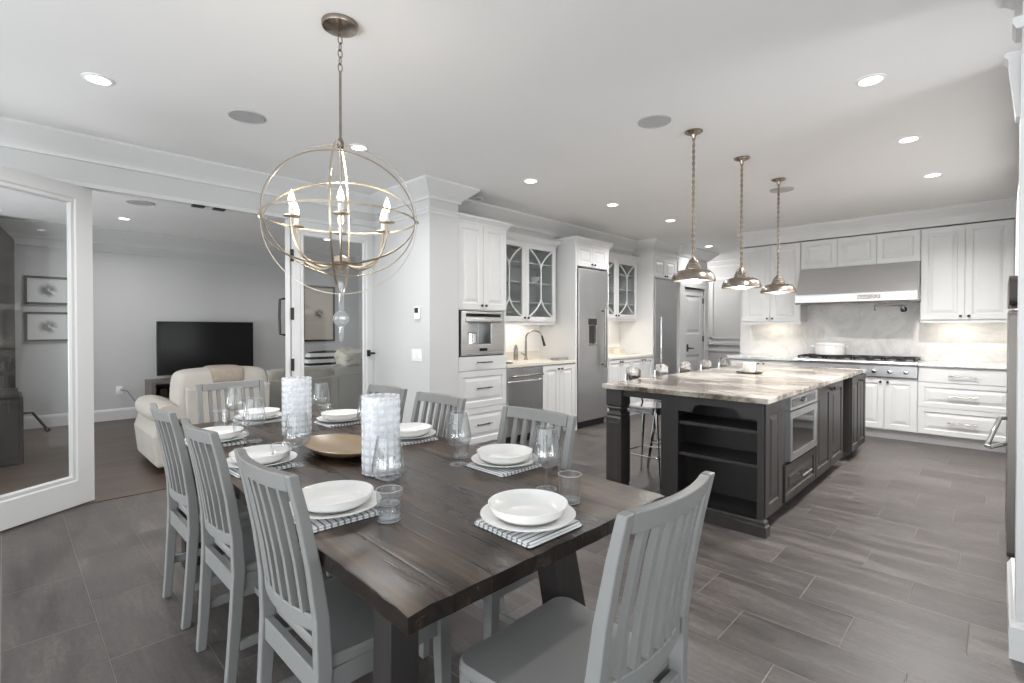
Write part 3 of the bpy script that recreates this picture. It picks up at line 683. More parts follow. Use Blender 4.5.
S('trim_15', MB().sweep([(-2.735, 8.05), (-2.735, 7.715), (.78, 7.715)], [(-.3, 2.545), (.004, 2.545), (.004, 2.63), (.012, 2.65), (.06, 2.71), (.075, 2.735), (.075, H), (-.3, H)][::-1]), TRIM)
S('trim_16', MB().box(-2.87, -2.715, 8.02, 8.05, 0, 2.54), TRIM)
S('wall_backsplash', MB().box(-2.715, .78, 8.025, 8.05, .93, 2.2), MARB)
S('wall_pantrysplash', MB().box(-4.58, -4.572, 3.96, 7.27, .93, 1.5), WHITEIN)
# hood
t = thing('range_hood', 'wide sloped stainless range hood over the cooktop', 'range hood', (-1.31, 7.8, 1.67))
m = MB(); prof = [(8.02, 1.69), (8.02, 2.142), (7.70, 2.142), (7.435, 1.775), (7.435, 1.775), (7.435, 1.69)]
prof = [(8.02, 1.70), (8.02, 2.142), (7.69, 2.142), (7.44, 1.78), (7.44, 1.70)]
m.prism(prof, lambda u, v, x: (x, u, v), -1.952, -.674); m.done('canopy', STEELX, t, bevel=.003)
MB().box(-1.956, -.67, 7.425, 8.02, 1.672, 1.775).done('lip', STEELX, t, bevel=.006)
MB().box(-1.26, -1.02, 7.419, 7.426, 1.70, 1.755).done('badge', NICK, t)
m = MB(); m.tube([(-1.95, 7.43, 1.665), (-.67, 7.43, 1.665)], .008, 8); m.done('rail', NICK, t)
# pot filler
t = thing('pot_filler', 'folding chrome pot filler on the marble splashback above the rangetop', 'faucet', (-.86, 8.0, 1.56))
MB().lathe([(.035, 0), (.035, -.012), (.014, -.02), (.014, -.06), (0, -.06)], (-.86, 8.025, 1.58), 16, 'y').done('wall_plate', BLACK, t, smooth=True)
MB().tube([(-.86, 7.965, 1.58), (-.86, 7.955, 1.625), (-.99, 7.80, 1.625), (-1.12, 7.72, 1.625), (-1.12, 7.715, 1.56)], .012, 8).done('arm', CHROME, t, smooth=True)
MB().tube([(-.86, 7.97, 1.58), (-.86, 7.92, 1.56)], .02, 8).done('valve', CHROME, t, smooth=True)
# rangetop
t = thing('rangetop', 'wide stainless gas rangetop with black grates under the hood', 'stove', (-1.3, 7.75, .74))
MB().box(-1.945, -.672, 7.44, 8.02, .745, .945).done('body', STEELX, t)
m = MB(); m.prism([(7.44, .745), (7.41, .76), (7.405, .885), (7.385, .895), (7.375, .915), (7.385, .94), (7.44, .948)], lambda u, v, x: (x, u, v), -1.95, -.667); m.done('front_panel', STEELX, t)
for k in range(8):
    x = -1.84+k*.153
    g = MB(); g.lathe([(.027, 0), (.027, -.012), (.022, -.016), (.019, -.04), (.0, -.042)], (x, 7.407, .82), 14, 'y'); g.done('knob', CHROME, t, smooth=True)
for k in range(4):
    x0 = -1.925+k*.312; m = MB(); x1 = x0+.30; y0, y1 = 7.47, 7.99
    for q in ((x0, x1, y0, y0+.018), (x0, x1, y1-.018, y1), (x0, x0+.018, y0, y1), (x1-.018, x1, y0, y1), (x0, x1, (y0+y1)/2-.009, (y0+y1)/2+.009), ((x0+x1)/2-.009, (x0+x1)/2+.009, y0, y1)): m.box(q[0], q[1], q[2], q[3], .962, .982)
    for yy in (y0, y1-.02, (y0+y1)/2-.01):
        for xx in (x0, x1-.02): m.box(xx, xx+.02, yy, yy+.02, .945, .965)
    m.done('grate', BLACK, t)
for k in range(4):
    for y in (7.6, 7.86): MB().lathe([(.05, 0), (.05, .01), (.03, .016), (0, .016)], (-1.775+k*.312, y, .945), 14).done('burner', BLACK, t)
# dutch oven
t = thing('dutch_oven', 'white lidded dutch oven on the left burners of the rangetop', 'pot', (-1.60, 7.70, .982))
MB().lathe([(.12, 0), (.145, .01), (.15, .05), (.15, .125), (.156, .13), (.156, .138), (0, .138)], (-1.60, 7.70, .982), 28, sx=1.15).done('pot', PORC, t, smooth=True)
MB().lathe([(.156, .138), (.158, .148), (.13, .165), (.05, .175), (0, .176)], (-1.60, 7.70, .982), 28, sx=1.15).done('lid', PORC, t, smooth=True)
for s in (-1, 1): MB().tube([(-1.60+s*.17, 7.65, 1.095), (-1.60+s*.215, 7.665, 1.10), (-1.60+s*.215, 7.735, 1.10), (-1.60+s*.17, 7.75, 1.095)], .009, 8).done('handle', PORC, t, smooth=True)
# base cabinets
t = thing('base_cabinet', 'white raised-panel base cabinet under the rangetop', 'cabinet', (-1.3, 7.75, 0))
carcass(-1.95, -.667, 7.46, 8.045, .11, .742, t); MB().box(-1.95, -.667, 7.51, 8.0, 0, .11).done('toe_board', CAB, t)
xs = (-1.945, -1.625, -1.305, -.98, -.67)
for i in range(4):
    a, b = xs[i], xs[i+1]; d = front('door', t, '-y', 7.46, a, b, .12, .735, RP(.02, .06)); knob(d, '-y', 7.44, (b-.035 if i % 2 == 0 else a+.035), .69)
t = thing('drawer_cabinet', 'white three-drawer base cabinet right of the rangetop', 'cabinet', (-.2, 7.75, 0))
carcass(-.665, .78, 7.46, 8.045, .11, .9, t); MB().box(-.665, .78, 7.51, 8.0, 0, .11).done('toe_board', CAB, t)
for z0, z1 in ((.12, .43), (.43, .715), (.715, .89)):
    d = front('drawer', t, '-y', 7.46, -.66, .14, z0, z1, RP(.02, .05) if z1 < .8 else FP()); pull(d, '-y', 7.44, -.275, (z0+z1)/2, .25, NICK, .007, .035)
front('door', t, '-y', 7.46, .145, .75, .12, .89, RP(.02, .06))
t = thing('base_cabinet', 'white base cabinet left of the rangetop, mostly behind the island', 'cabinet', (-2.35, 7.75, 0))
carcass(-2.80, -1.952, 7.46, 8.02, .11, .9, t); MB().box(-2.80, -1.952, 7.51, 8.0, 0, .11).done('toe_board', CAB, t)
for a, b, k in ((-2.795, -2.375, -2.41), (-2.375, -1.957, -2.34)):
    d = front('door', t, '-y', 7.46, a, b, .12, .89, RP(.02, .06)); knob(d, '-y', 7.44, k, .84)
t = thing('kitchen_counter', 'pale marble counter right of the rangetop above white drawers', 'countertop', (-.2, 7.75, .9))
MB().box(-.665, .78, 7.415, 8.02, .9, .94).done('slab', WTOP, t, bevel=.004)
t = thing('kitchen_counter', 'pale marble counter left of the rangetop behind the island', 'countertop', (-2.35, 7.75, .9))
MB().box(-2.84, -1.952, 7.415, 8.02, .9, .94).done('slab', WTOP, t, bevel=.004)

# ================= right wall appliance =================
t = thing('appliance_tower', 'white tall cabinet housing the steel oven doors at right edge', 'cabinet', (.45, 5.0, 0))
carcass(.115, .775, 3.70, 6.9, 0, 2.55, t)
t = thing('wall_oven', 'tall stainless appliance door seen edge-on at right beyond the white column', 'oven', (.09, 4.3, .05))
m = MB()
def rr(y0, y1, z0, z1, r, k=4):
    pts = []
    for cy, cz, a0 in ((y1-r, z1-r, 0), (y0+r, z1-r, 90), (y0+r, z0+r, 180), (y1-r, z0+r, 270)):
        for i in range(k+1):
            a = radians(a0+90*i/k); pts.append((cy+r*cos(a), cz+r*sin(a)))
    return pts
m.prism(rr(3.9, 4.66, .055, 1.435, .03), lambda u, v, x: (x, u, v), .043, .113); m.done('door', DSTEEL, t)
MB().prism(rr(3.9, 4.66, 1.462, 1.628, .04), lambda u, v, x: (x, u, v), .043, .113).done('control_panel', BRONZE, t)
m = MB(); m.tube([(.04, 4.12, .805), (.012, 4.10, .805), (-.042, 3.86, .672), (-.03, 3.86, .668), (.04, 3.93, .69)], .012, 10); m.done('handle', CHROME, t, smooth=True)

# ================= island =================
XI = -1.085
t = thing('island_counter', 'large beige veined stone slab on top of the dark island', 'countertop', (-1.65, 5.0, .85))
MB().box(-2.28, -1.03, 3.365, 6.63, .852, .89).done('slab', GRAN, t, bevel=.006)
# bookcase end
t = thing('bookcase_cabinet', 'dark open bookcase cabinet at the near end of the island', 'cabinet', (-1.43, 3.6, 0))
m = MB(); m.box(-1.78, -1.755, 3.42, 3.79, .09, .85); m.box(XI-.02, XI, 3.42, 3.79, .09, .85); m.box(-1.755, XI-.02, 3.765, 3.79, .09, .85); m.box(-1.755, XI-.02, 3.42, 3.765, .06, .09); m.done('body', DARK, t)
m = MB()
fx = lambda u, v, y: (u, y, v)
arch = [(-1.65, .85), (-1.65, .742), (-1.545, .742), (-1.54, .765), (-1.525, .785), (-1.50, .797), (-1.47, .80), (-1.29, .80), (-1.26, .797), (-1.235, .785), (-1.22, .765), (-1.215, .742), (-1.108, .742), (-1.108, .85)]
m.prism(arch, fx, 3.40, 3.42)
m.prism([(-1.78, .06), (-1.65, .06), (-1.65, .85), (-1.78, .85)], fx, 3.40, 3.42); m.prism([(-1.108, .06), (XI+.012, .06), (XI+.012, .85), (-1.108, .85)], fx, 3.40, 3.42); m.prism([(-1.65, .06), (-1.108, .06), (-1.108, .1), (-1.65, .1)], fx, 3.40, 3.42)
bmesh.ops.remove_doubles(m.bm, verts=m.bm.verts[:], dist=1e-5)
m.done('face_frame', DARK, t)
for z in (.655, .43): MB().box(-1.752, XI-.022, 3.425, 3.762, z-.012, z+.012).done('shelf', DARK, t, bevel=.002)
d = MB().panel((XI, 3.43, .1), (0, 1, 0), (0, 0, 1), (1, 0, 0), .35, .745, RP(.02, .075)).done('side_panel', DARK, t)
m = MB(); m.sweep([(-1.78, 3.785), (-1.78, 3.395), (XI+.015, 3.395), (XI+.015, 3.44)], [(-.02, 0), (.03, 0), (.03, .065), (.018, .072), (.018, .09), (.006, .1), (-.02, .1)][::-1]); m.done('plinth', DARK, t)
# oven cabinet
t = thing('oven_cabinet', 'dark island cabinet with drawer that holds the built-in microwave', 'cabinet', (-1.43, 4.23, 0))
m = MB(); m.box(-1.78, XI, 3.795, 3.905, .09, .85); m.box(-1.78, XI, 4.645, 4.66, .09, .85); m.box(-1.78, XI-.35, 3.905, 4.645, .09, .85); m.box(XI-.35, XI, 3.905, 4.645, .09, .375); m.done('body', DARK, t)
d = front('drawer', t, '+x', XI, 3.84, 4.65, .10, .365, RP(.022, .05), DARK); pull(d, '+x', XI+.022, 4.245, .245, .25, CHROME, .008, .035)
MB().box(-1.72, XI-.06, 3.8, 4.66, 0, .09).done('toe_board', DARK, t)
t = thing('microwave_oven', 'stainless built-in microwave with black glass in the dark island side', 'microwave', (-1.2, 4.27, .38))
MB().box(XI-.34, XI, 3.91, 4.64, .38, .845).done('body', STEELY, t)
def framed(y0, y1, z0, z1, w, d0, d1):
    m = MB(); oo = [(y0, z0), (y1, z0), (y1, z1), (y0, z1)]; ii = [(y0+w, z0+w), (y1-w, z0+w), (y1-w, z1-w), (y0+w, z1-w)]
    m.grid([[(d0, a, b) for a, b in oo], [(d1, a, b) for a, b in oo], [(d1, a, b) for a, b in ii], [(d1-.012, a, b) for a, b in ii]], True, True, True); return m
d = framed(3.91, 4.64, .382, .735, .05, XI, XI+.035).done('door', STEELY, t)
MB().box(XI+.022, XI+.026, 3.958, 4.592, .43, .687).done('window_glass', BLKGLASS, d)
d = framed(3.91, 4.64, .745, .842, .018, XI, XI+.035).done('control_panel', STEELY, t)
MB().box(XI+.022, XI+.026, 3.926, 4.624, .762, .826).done('display', BLKGLASS, d)
MB().lathe([(.016, 0), (.016, .018), (0, .018)], (XI+.026, 4.27, .793), 14, 'x').done('dial', CHROME, d)
# double door cabinet
t = thing('island_cabinet', 'dark two-door island cabinet right of the built-in microwave', 'cabinet', (-1.43, 5.14, 0))
carcass(-1.78, XI, 4.662, 5.66, .09, .85, t, DARK)
for a, b, k in ((4.665, 5.162, 5.11), (5.162, 5.657, 5.21)):
    d = front('door', t, '+x', XI, a, b, .095, .845, RP(.022, .065), DARK); knob(d, '+x', XI+.022, k, .80, BLACK)
MB().box(-1.72, XI-.06, 4.66, 5.66, 0, .09).done('toe_board', DARK, t)
t = thing('island_cabinet', 'dark two-door island cabinet at the far end near the rangetop', 'cabinet', (-1.43, 6.25, 0))
carcass(-1.78, -1.055, 5.90, 6.60, .09, .85, t, DARK)
for a, b, k in ((5.903, 6.25, 6.21), (6.25, 6.597, 6.29)):
    d = front('door', t, '+x', -1.055, a, b, .095, .845, RP(.022, .06), DARK); knob(d, '+x', -1.033, k, .80, BLACK)
MB().box(-1.72, -1.115, 5.9, 6.58, 0, .09).done('toe_board', DARK, t)
t = thing('recess_panel', 'dark panel closing the recess between the island cabinets', 'panel', (-1.5, 5.78, 0))  # plain back panel of the island recess, no cabinet here
MB().box(-1.78, -1.42, 5.662, 5.898, 0, .85).done('panel', DARK, t); MB().box(-1.78, -1.12, 5.662, 5.898, .82, .85).done('rail', DARK, t)
# turned corner legs
def island_leg(y, label):
    t = thing('island_post', label, 'leg post', (-2.19, y+.07, 0)); x0, x1, y0, y1 = -2.258, -2.122, y, y+.136
    m = MB(); cx, cy = (x0+x1)/2, y+.068
    prof = [(.078, 0), (.078, .035), (.066, .06), (.062, .085), (.068, .1), (.068, .62), (.060, .635), (.068, .65), (.052, .668), (.052, .685), (.066, .70), (.060, .712), (.068, .725), (.068, .852)]
    m.grid([[(cx+s*r, cy+q*r, z) for s, q in ((-1, -1), (1, -1), (1, 1), (-1, 1))] for r, z in prof], True, True, True)
    m.done('post', LEGW, t)
    m = MB()
    m.panel((cx-.068, cy-.068, .12), (1, 0, 0), (0, 0, 1), (0, -1, 0), .136, .48, [(.014, 0), (.014, .004), (.02, .006)])
    m.done('face_panel', LEGW, t)
    return t
island_leg(3.40, 'square dark turned leg under the near left corner of the island slab')
island_leg(6.45, 'square dark turned leg under the far corner of the island slab')
t = thing('island_apron', 'dark rail under the island slab along the stool overhang', 'rail', (-2.19, 5.0, .78))
MB().box(-2.12, -1.782, 3.42, 3.45, .80, .852).done('end_rail', DARK, t); MB().box(-2.225, -2.2, 3.54, 6.45, .80, .852).done('long_rail', DARK, t)

# candle on tray on the island
t = thing('candle_plate', 'small round dark plate with white candle on the island slab', 'plate', (-1.774, 5.205, .89))
MB().lathe([(.11, .004), (.125, .012), (.12, .016), (.09, .009), (0, .009)], (-1.774, 5.205, .889), 28).done('plate', BRONZE, t, smooth=True)
t = thing('pillar_candle', 'white pillar candle on the small dark plate on the island', 'candle', (-1.774, 5.205, .899))
MB().rbox(-1.774-.055, -1.774+.055, 5.205-.055, 5.205+.055, .899, .995, .045, 6).done('wax', CANDLE, t, bevel=.006)
MB().tube([(-1.774, 5.205, .995), (-1.772, 5.205, 1.008)], .002, 6).done('wick', BLACK, t)

# bar stools
def stool():
    t = thing('bar_stool', 'chrome low-back bar stool nearest the camera at the island overhang', 'stool', (0, 0, 0), 0, 'chrome stools along the island')
    m = MB(); m.rbox(-.16, .16, -.16, .16, .635, .66, .05, 5); m.done('seat', CHROME, t, bevel=.008, world=False)
    m = MB(); m.rbox(-.15, .15, -.15, .15, .60, .635, .045, 5); m.done('seat_skirt', CHROME, t, world=False)
    for sx in (-1, 1):
        for sy in (-1, 1):
            MB().bar((sx*.135, sy*.135, .62), (sx*.205, sy*.205, 0.0), .034, .018, (sx, -sy, 0), .026, .014).done('leg', CHROME, t, bevel=.003, world=False)
    for z, k in ((.20, .184), (.30, .171)):
        pass
    m = MB(); k = .178; m.tube([(-k, -k, .24), (k, -k, .24), (k, k, .24), (-k, k, .24)], .007, 6, True); m.done('foot_ring', CHROME, t, world=False)
    # back hoop towards -x and curved plate
    pts = [(-.12, -.15, .63), (-.16, -.155, .76), (-.19, -.13, .90), (-.205, -.06, .945), (-.21, 0, .95), (-.205, .06, .945), (-.19, .13, .90), (-.16, .155, .76), (-.12, .15, .63)]
    m = MB(); rings = []
    for i in range(9):
        a = -1+2*i/8; y = a*.125; x = -.205+.03*a*a*1.2
        zt = .985-.035*abs(a)**4; zb = .862+.025*abs(a)**3
        rings.append([(x, y, zb), (x+.006, y, zb), (x+.006-.0, y, zt), (x, y, zt)])
    m.grid(rings, True, True, True); m.done('backrest', CHROME, t, world=False, smooth=True)
    for s in (-1, 1): MB().tube([(-.13, s*.12, .63), (-.17, s*.115, .75), (-.185, s*.105, .86), (-.185, s*.10, .93)], .009, 8).done('back_post', CHROME, t, world=False, smooth=True)
    return t
s0 = stool(); ys = (4.0, 4.53, 5.05, 5.58, 6.08)
lab = ['chrome low-back bar stool nearest the camera, seen beside the turned island leg', 'second chrome bar stool from the turned island leg', 'third chrome bar stool along the island, the middle one', 'fourth chrome bar stool from the turned island leg', 'farthest chrome bar stool along the island overhang']
s0.location = (-2.2, ys[0], 0); s0['label'] = lab[0]
for y, l in zip(ys[1:], lab[1:]): dup(s0, (-2.2, y, 0), 0, l)

# ================= dining table =================
TX0, TX1, TY0, TY1 = -3.46, -.83, .57, 1.605
t = thing('dining_table', 'long dark distressed plank dining table set for eight', 'table', (-2.2, 1.09, 0))
m = MB(); nx, ny = 60, 18
def edge_wob(i): return .0012*sin(i*1.7)+.001*sin(i*3.1+1)
def top_pt(i, j, z):
    x = TX0+(TX1-TX0)*i/nx; y = TY0+(TY1-TY0)*j/ny
    if j == 0: y += edge_wob(i)
    if j == ny: y -= edge_wob(i+5)
    if i == 0: x += edge_wob(j*2)
    if i == nx: x -= edge_wob(j*2+3)
    dz = 0
    if z > .74:
        for e, idx in ((j, i), (ny-j, i+7), (i, j*3), (nx-i, j*3+2)):
            if e == 0: dz -= .003+.002*(0.5+.5*sin(idx*.9+e))
    return (x, y, z+dz)
for z in (.76, .715):
    V = [[m.bm.verts.new(top_pt(i, j, z)) for j in range(ny+1)] for i in range(nx+1)]
    for i in range(nx):
        for j in range(ny): m.bm.faces.new((V[i][j], V[i+1][j], V[i+1][j+1], V[i][j+1]))
    if z > .74: VT = V
    else: VB = V
def skirt(seq):
    for a, b in zip(seq, seq[1:]): m.bm.faces.new((VT[a[0]][a[1]], VT[b[0]][b[1]], VB[b[0]][b[1]], VB[a[0]][a[1]]))
skirt([(i, 0) for i in range(nx+1)]); skirt([(nx, j) for j in range(ny+1)]); skirt([(i, ny) for i in range(nx, -1, -1)]); skirt([(0, j) for j in range(ny, -1, -1)])
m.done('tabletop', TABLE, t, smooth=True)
for s, y in ((-1, .665), (1, 1.49)): MB().box(-3.15, -1.16, y-.012, y+.012, .64, .715).done('apron', TLEG, t)
for x in (-3.10, -1.22): MB().box(x-.012, x+.012, .68, 1.475, .64, .715).done('apron', TLEG, t)
for x in (-3.24, -1.078):
    for (ya, yb_, za, zb_) in ((.655, .735, .645, .735), (1.225, 1.335, 1.37, 1.52)):
        m = MB(); h = .043
        m.grid([[(x-h, za, 0), (x+h, za, 0), (x+h, zb_, 0), (x-h, zb_, 0)], [(x-h, ya, .715), (x+h, ya, .715), (x+h, yb_, .715), (x-h, yb_, .715)]], True, True, True)
        m.done('leg', TLEG, t, bevel=.004)
m = MB(); c = Vector((-1.20, .636, .68)); m.tube([(c.x+.018*cos(a), c.y+.004*sin(a), c.z+.022*sin(a)) for a in [i*2*pi/16 for i in range(16)]], .003, 6, True)
m.box(c.x-.02, c.x+.02, c.y+.004, c.y+.016, c.z-.005, c.z+.03); m.done('ring_pull', BLACK, t, smooth=True)

t.location.y = 1.112; t.rotation_euler.z = radians(-1.3)
# ================= chairs =================
def chair():
    t = thing('dining_chair', 'grey slat-back dining chair', 'chair', (0, 0, 0), 0, 'grey slat-back dining chairs')
    prof = [(0.0, -.238), (.12, -.228), (.28, -.217), (.44, -.208), (.58, -.214), (.72, -.234), (.86, -.262), (.967, -.288)]
    def yb(z):
        for (z0, y0), (z1, y1) in zip(prof, prof[1:]):
            if z <= z1: return y0+(y1-y0)*(z-z0)/(z1-z0)
        return prof[-1][1]
    W = .21
    for s in (-1, 1):
        m = MB(); rings = []
        for z, y in prof:
            xo = s*(W-.012*(1-min(1, z/.45))); d = .042-.016*max(0, (z-.45)/.52)-.008*max(0, (.4-z)/.4)
            rings.append([(xo-s*.031, y-d/2, z), (xo, y-d/2, z), (xo, y+d/2, z), (xo-s*.031, y+d/2, z)])
        m.grid(rings, True, True, True); m.done('back_post', CHAIR, t, world=False, bevel=.004)
    def rail(name, z0, z1, bow, th):
        m = MB(); rings = []
        for i in range(11):
            a = -1+2*i/10; x = a*(W-.034); dy = -bow*(1-a*a)
            rings.append([(x, yb(z0)-th/2+dy, z0), (x, yb(z0)+th/2+dy, z0), (x, yb(z1)+th/2+dy, z1), (x, yb(z1)-th/2+dy, z1)])
        m.grid(rings, True, True, True); m.done(name, CHAIR, t, world=False, smooth=True, bevel=.003)
    rail('top_rail', .918, .966, .026, .026); rail('lower_rail', .535, .58, .026, .022)
    for k in range(6):
        a = -1+2*(k+1)/7; x = a*(W-.03); dy = -.026*(1-a*a)
        m = MB(); rings = []
        for i in range(6):
            z = .575+(.922-.575)*i/5; y = yb(z)+dy
            rings.append([(x-.0105, y-.009, z), (x+.0105, y-.009, z), (x+.0105, y+.009, z), (x-.0105, y+.009, z)])
        m.grid(rings, True, True, True); m.done('slat', CHAIR, t, world=False)
    m = MB(); pts = []
    hw0, hw1 = .195, .228
    def arc(cx, cy, r, a0, k=5): return [(cx+r*cos(radians(a0+90*i/k)), cy+r*sin(radians(a0+90*i/k))) for i in range(k+1)]
    pts = arc(hw1-.045, .215-.045, .045, 0)+arc(-hw1+.045, .215-.045, .045, 90)+[(-hw0, -.188), (hw0, -.188)]
    m.grid([[(x*.985, y*.985, .43) for x, y in pts], [(x, y, .437) for x, y in pts], [(x, y, .455) for x, y in pts], [(x*.97, y*.975, .462) for x, y in pts]], True, True, True)
    m.done('seat', SEAT, t, world=False, smooth=True)
    m = MB()
    m.box(-.19, .19, -.222, -.198, .36, .43); m.done('rear_apron', CHAIR, t, world=False, bevel=.003)
    m = MB(); m.box(-.175, .175, .168, .19, .37, .43); m.done('front_apron', CHAIR, t, world=False)
    for s in (-1, 1):
        MB().box(min(s*.178, s*.200), max(s*.178, s*.200), -.19, .165, .37, .43).done('side_apron', CHAIR, t, world=False)
        m = MB(); m.grid([[(s*.197+q*.016, .188+w*.016, 0) for q, w in ((-1, -1), (1, -1), (1, 1), (-1, 1))], [(s*.195+q*.022, .178+w*.022, .43) for q, w in ((-1, -1), (1, -1), (1, 1), (-1, 1))]], True, True, True)
        m.done('front_leg', CHAIR, t, world=False, bevel=.003)
        MB().box(s*.194-.009, s*.194+.009, -.205, .175, .155, .19).done('side_stretcher', CHAIR, t, world=False, bevel=.003)
    MB().box(-.19, .19, -.03, -.012, .158, .186).done('cross_stretcher', CHAIR, t, world=False, bevel=.003)
    return t
c0 = chair()
CH = [(-1.45, .785, 0, 'grey slat-back chair on the near long side, closest to the camera'),
      (-2.17, .80, 0, 'grey slat-back chair on the near long side, middle of the row'),
      (-2.76, .795, radians(0), 'grey slat-back chair on the near long side, closest to the glazed door'),
      (-1.465, 1.375, pi, 'grey slat-back chair on the kitchen side, nearest the island'),
      (-2.2, 1.395, pi, 'grey slat-back chair on the kitchen side, in front of the white pier'),
      (-2.765, 1.41, pi, 'grey slat-back chair on the kitchen side, behind the front lantern and nearest the sofas'),
      (-.81, 1.05, radians(90), 'grey slat-back chair pulled up to the near end of the table'),
      (-3.48, 1.09, radians(-90), 'grey slat-back chair at the far end of the table, before the cream sofa')]
for i, (x, y, r, l) in enumerate(CH):
    if i == 0: c0.location = (x, y, 0); c0.rotation_euler = (0, 0, r); c0['label'] = l
    else: dup(c0, (x, y, 0), r, l)

# ================= place settings =================
def plate_mesh():
    return MB().lathe([(.075, 0), (.08, 0), (.105, .006), (.139, .016), (.140, .019), (.137, .0195), (.104, .0105), (.08, .006), (0, .005)], (0, 0, 0), 40)
def bowl_mesh():
    return MB().lathe([(.055, 0), (.062, 0), (.085, .004), (.108, .02), (.116, .038), (.1175, .0425), (.115, .043), (.105, .024), (.083, .010), (.06, .007), (0, .007)], (0, 0, 0), 40)
def napkin_mesh():
    m = MB(); hx, hy = .112, .116
    for k in range(2):
        z0, z1 = .0005+k*.0065, .006+k*.0065; a = hx-.002*k; b = hy-.004*k
        nx_, ny_ = 8, 8; rings = []
        pts = []
        m.rbox(-a, a, -b, b, z0, z1, .012, 3)
    return m
P0 = tag(plate_mesh().done('dinner_plate', PORC, smooth=True), '', 'plate', 'white dinner plates on the dining table')
B0 = tag(bowl_mesh().done('soup_bowl', PORC, smooth=True), '', 'bowl', 'white bowls on the dinner plates')
N0 = tag(napkin_mesh().done('folded_napkin', NAPK, bevel=.002), '', 'napkin', 'striped napkins under the plates')
# wine glass: bowl, stem, foot
GRIM = thin_glass('painted_edge_glint', (.96, .97, .97), 1.6, 1.5, (244, 247, 250), .45)  # white mixed into rims and foot edges as a painted highlight
def ring_mesh(r, z, t=.0009):
    return MB().tube([(r*cos(2*pi*i/28), r*sin(2*pi*i/28), z) for i in range(28)], t, 6, True)
def wine():
    t = thing('wine_glass', '', 'wine glass', (0, 0, 0), 0, 'wine glasses on the dining table')
    m = MB(); m.lathe([(.004, .076), (.022, .079), (.046, .092), (.0535, .11), (.0525, .13), (.043, .185), (.0365, .218), (.0358, .218), (.0422, .185), (.0515, .13), (.0525, .11), (.045, .094), (.021, .0815), (0, .0805)], (0, 0, 0), 28); m.done('bowl', GLASSW, t, world=False, smooth=True)
    ring_mesh(.0362, .218).done('rim', GRIM, t, world=False, smooth=True)
    MB().lathe([(.0055, .006), (.0042, .02), (.0038, .055), (.0045, .076), (0, .0765)], (0, 0, 0), 12).done('stem', GLASSW, t, world=False, smooth=True)
    ring_mesh(.0362, .0012, .001).done('foot_edge', GRIM, t, world=False, smooth=True)
    MB().lathe([(.036, .0), (.0365, .0015), (.02, .004), (.0055, .0075), (0, .0078)], (0, 0, 0), 28).done('foot', GLASSW, t, world=False, smooth=True)
    return t
G0 = wine()
def tumbler():
    t = thing('tumbler', '', 'tumbler', (0, 0, 0), 0, 'tumblers on the dining table')
    MB().lathe([(.031, 0), (.033, .002), (.0385, .092), (.037, .0925), (.0325, .016), (.02, .013), (0, .013)], (0, 0, 0), 28).done('wall', GLASSW, t, world=False, smooth=True)
    ring_mesh(.0378, .0924, .0012).done('rim', GRIM, t, world=False, smooth=True); ring_mesh(.0325, .0022, .0012).done('foot_edge', GRIM, t, world=False, smooth=True)
    MB().lathe([(.030, .001), (.0318, .003), (.0325, .012), (.02, .0105), (0, .0105)], (0, 0, 0), 24).done('thick_base', CRYST, t, world=False, smooth=True)
    return t
U0 = tumbler()
TZ = .7605
SET = [  # where, plate xy, napkin rot, wine xy, tumbler xy
    ('at the near end seat', (-.983, 1.072), 90, (-1.145, 1.345), (-1.005, 1.30)),
    ('before the near-side chair closest to the camera', (-1.475, .718), 0, (-1.42, .875), (-1.295, .80)),
    ('before the middle chair of the near side', (-2.19, .745), 0, (-2.09, .855), (-2.125, .80)),
    ('before the near-side chair by the glazed door', (-2.79, .745), 0, (-2.69, .885), (-2.75, .84)),
    ('at the far end seat', (-3.285, 1.11), 90, (-3.27, .97), (-3.24, .88)),
    ('before the kitchen-side chair nearest the island', (-1.47, 1.46), 0, (-1.62, 1.335), (-1.70, 1.415)),
    ('before the middle kitchen-side chair', (-2.18, 1.465), 0, (-2.39, 1.345), (-2.33, 1.41)),
    ('before the kitchen-side chair nearest the sofas', (-2.86, 1.435), 0, (-3.10, 1.42), (-3.03, 1.41)),
]
for k, (w, p, r, g, u) in enumerate(SET):
    first = k == 0
    def put(src, loc, rz, label):
        if first:
            src.location = loc; src.rotation_euler = (0, 0, rz); src['label'] = label
        else: dup(src, loc, rz, label)
    rr_ = radians(r+(random.uniform(-5, 5)))
    put(N0, (p[0]+.01, p[1]-.012, TZ), rr_, 'grey striped napkin under the plate '+w)
    put(P0, (p[0], p[1], TZ+.0135), 0, 'white dinner plate '+w)
    put(B0, (p[0], p[1], TZ+.0205), 0, 'white shallow bowl '+w)
    put(G0, (g[0], g[1], TZ), 0, 'clear wine glass '+w)
    put(U0, (u[0], u[1], TZ), 0, 'clear tumbler '+w)

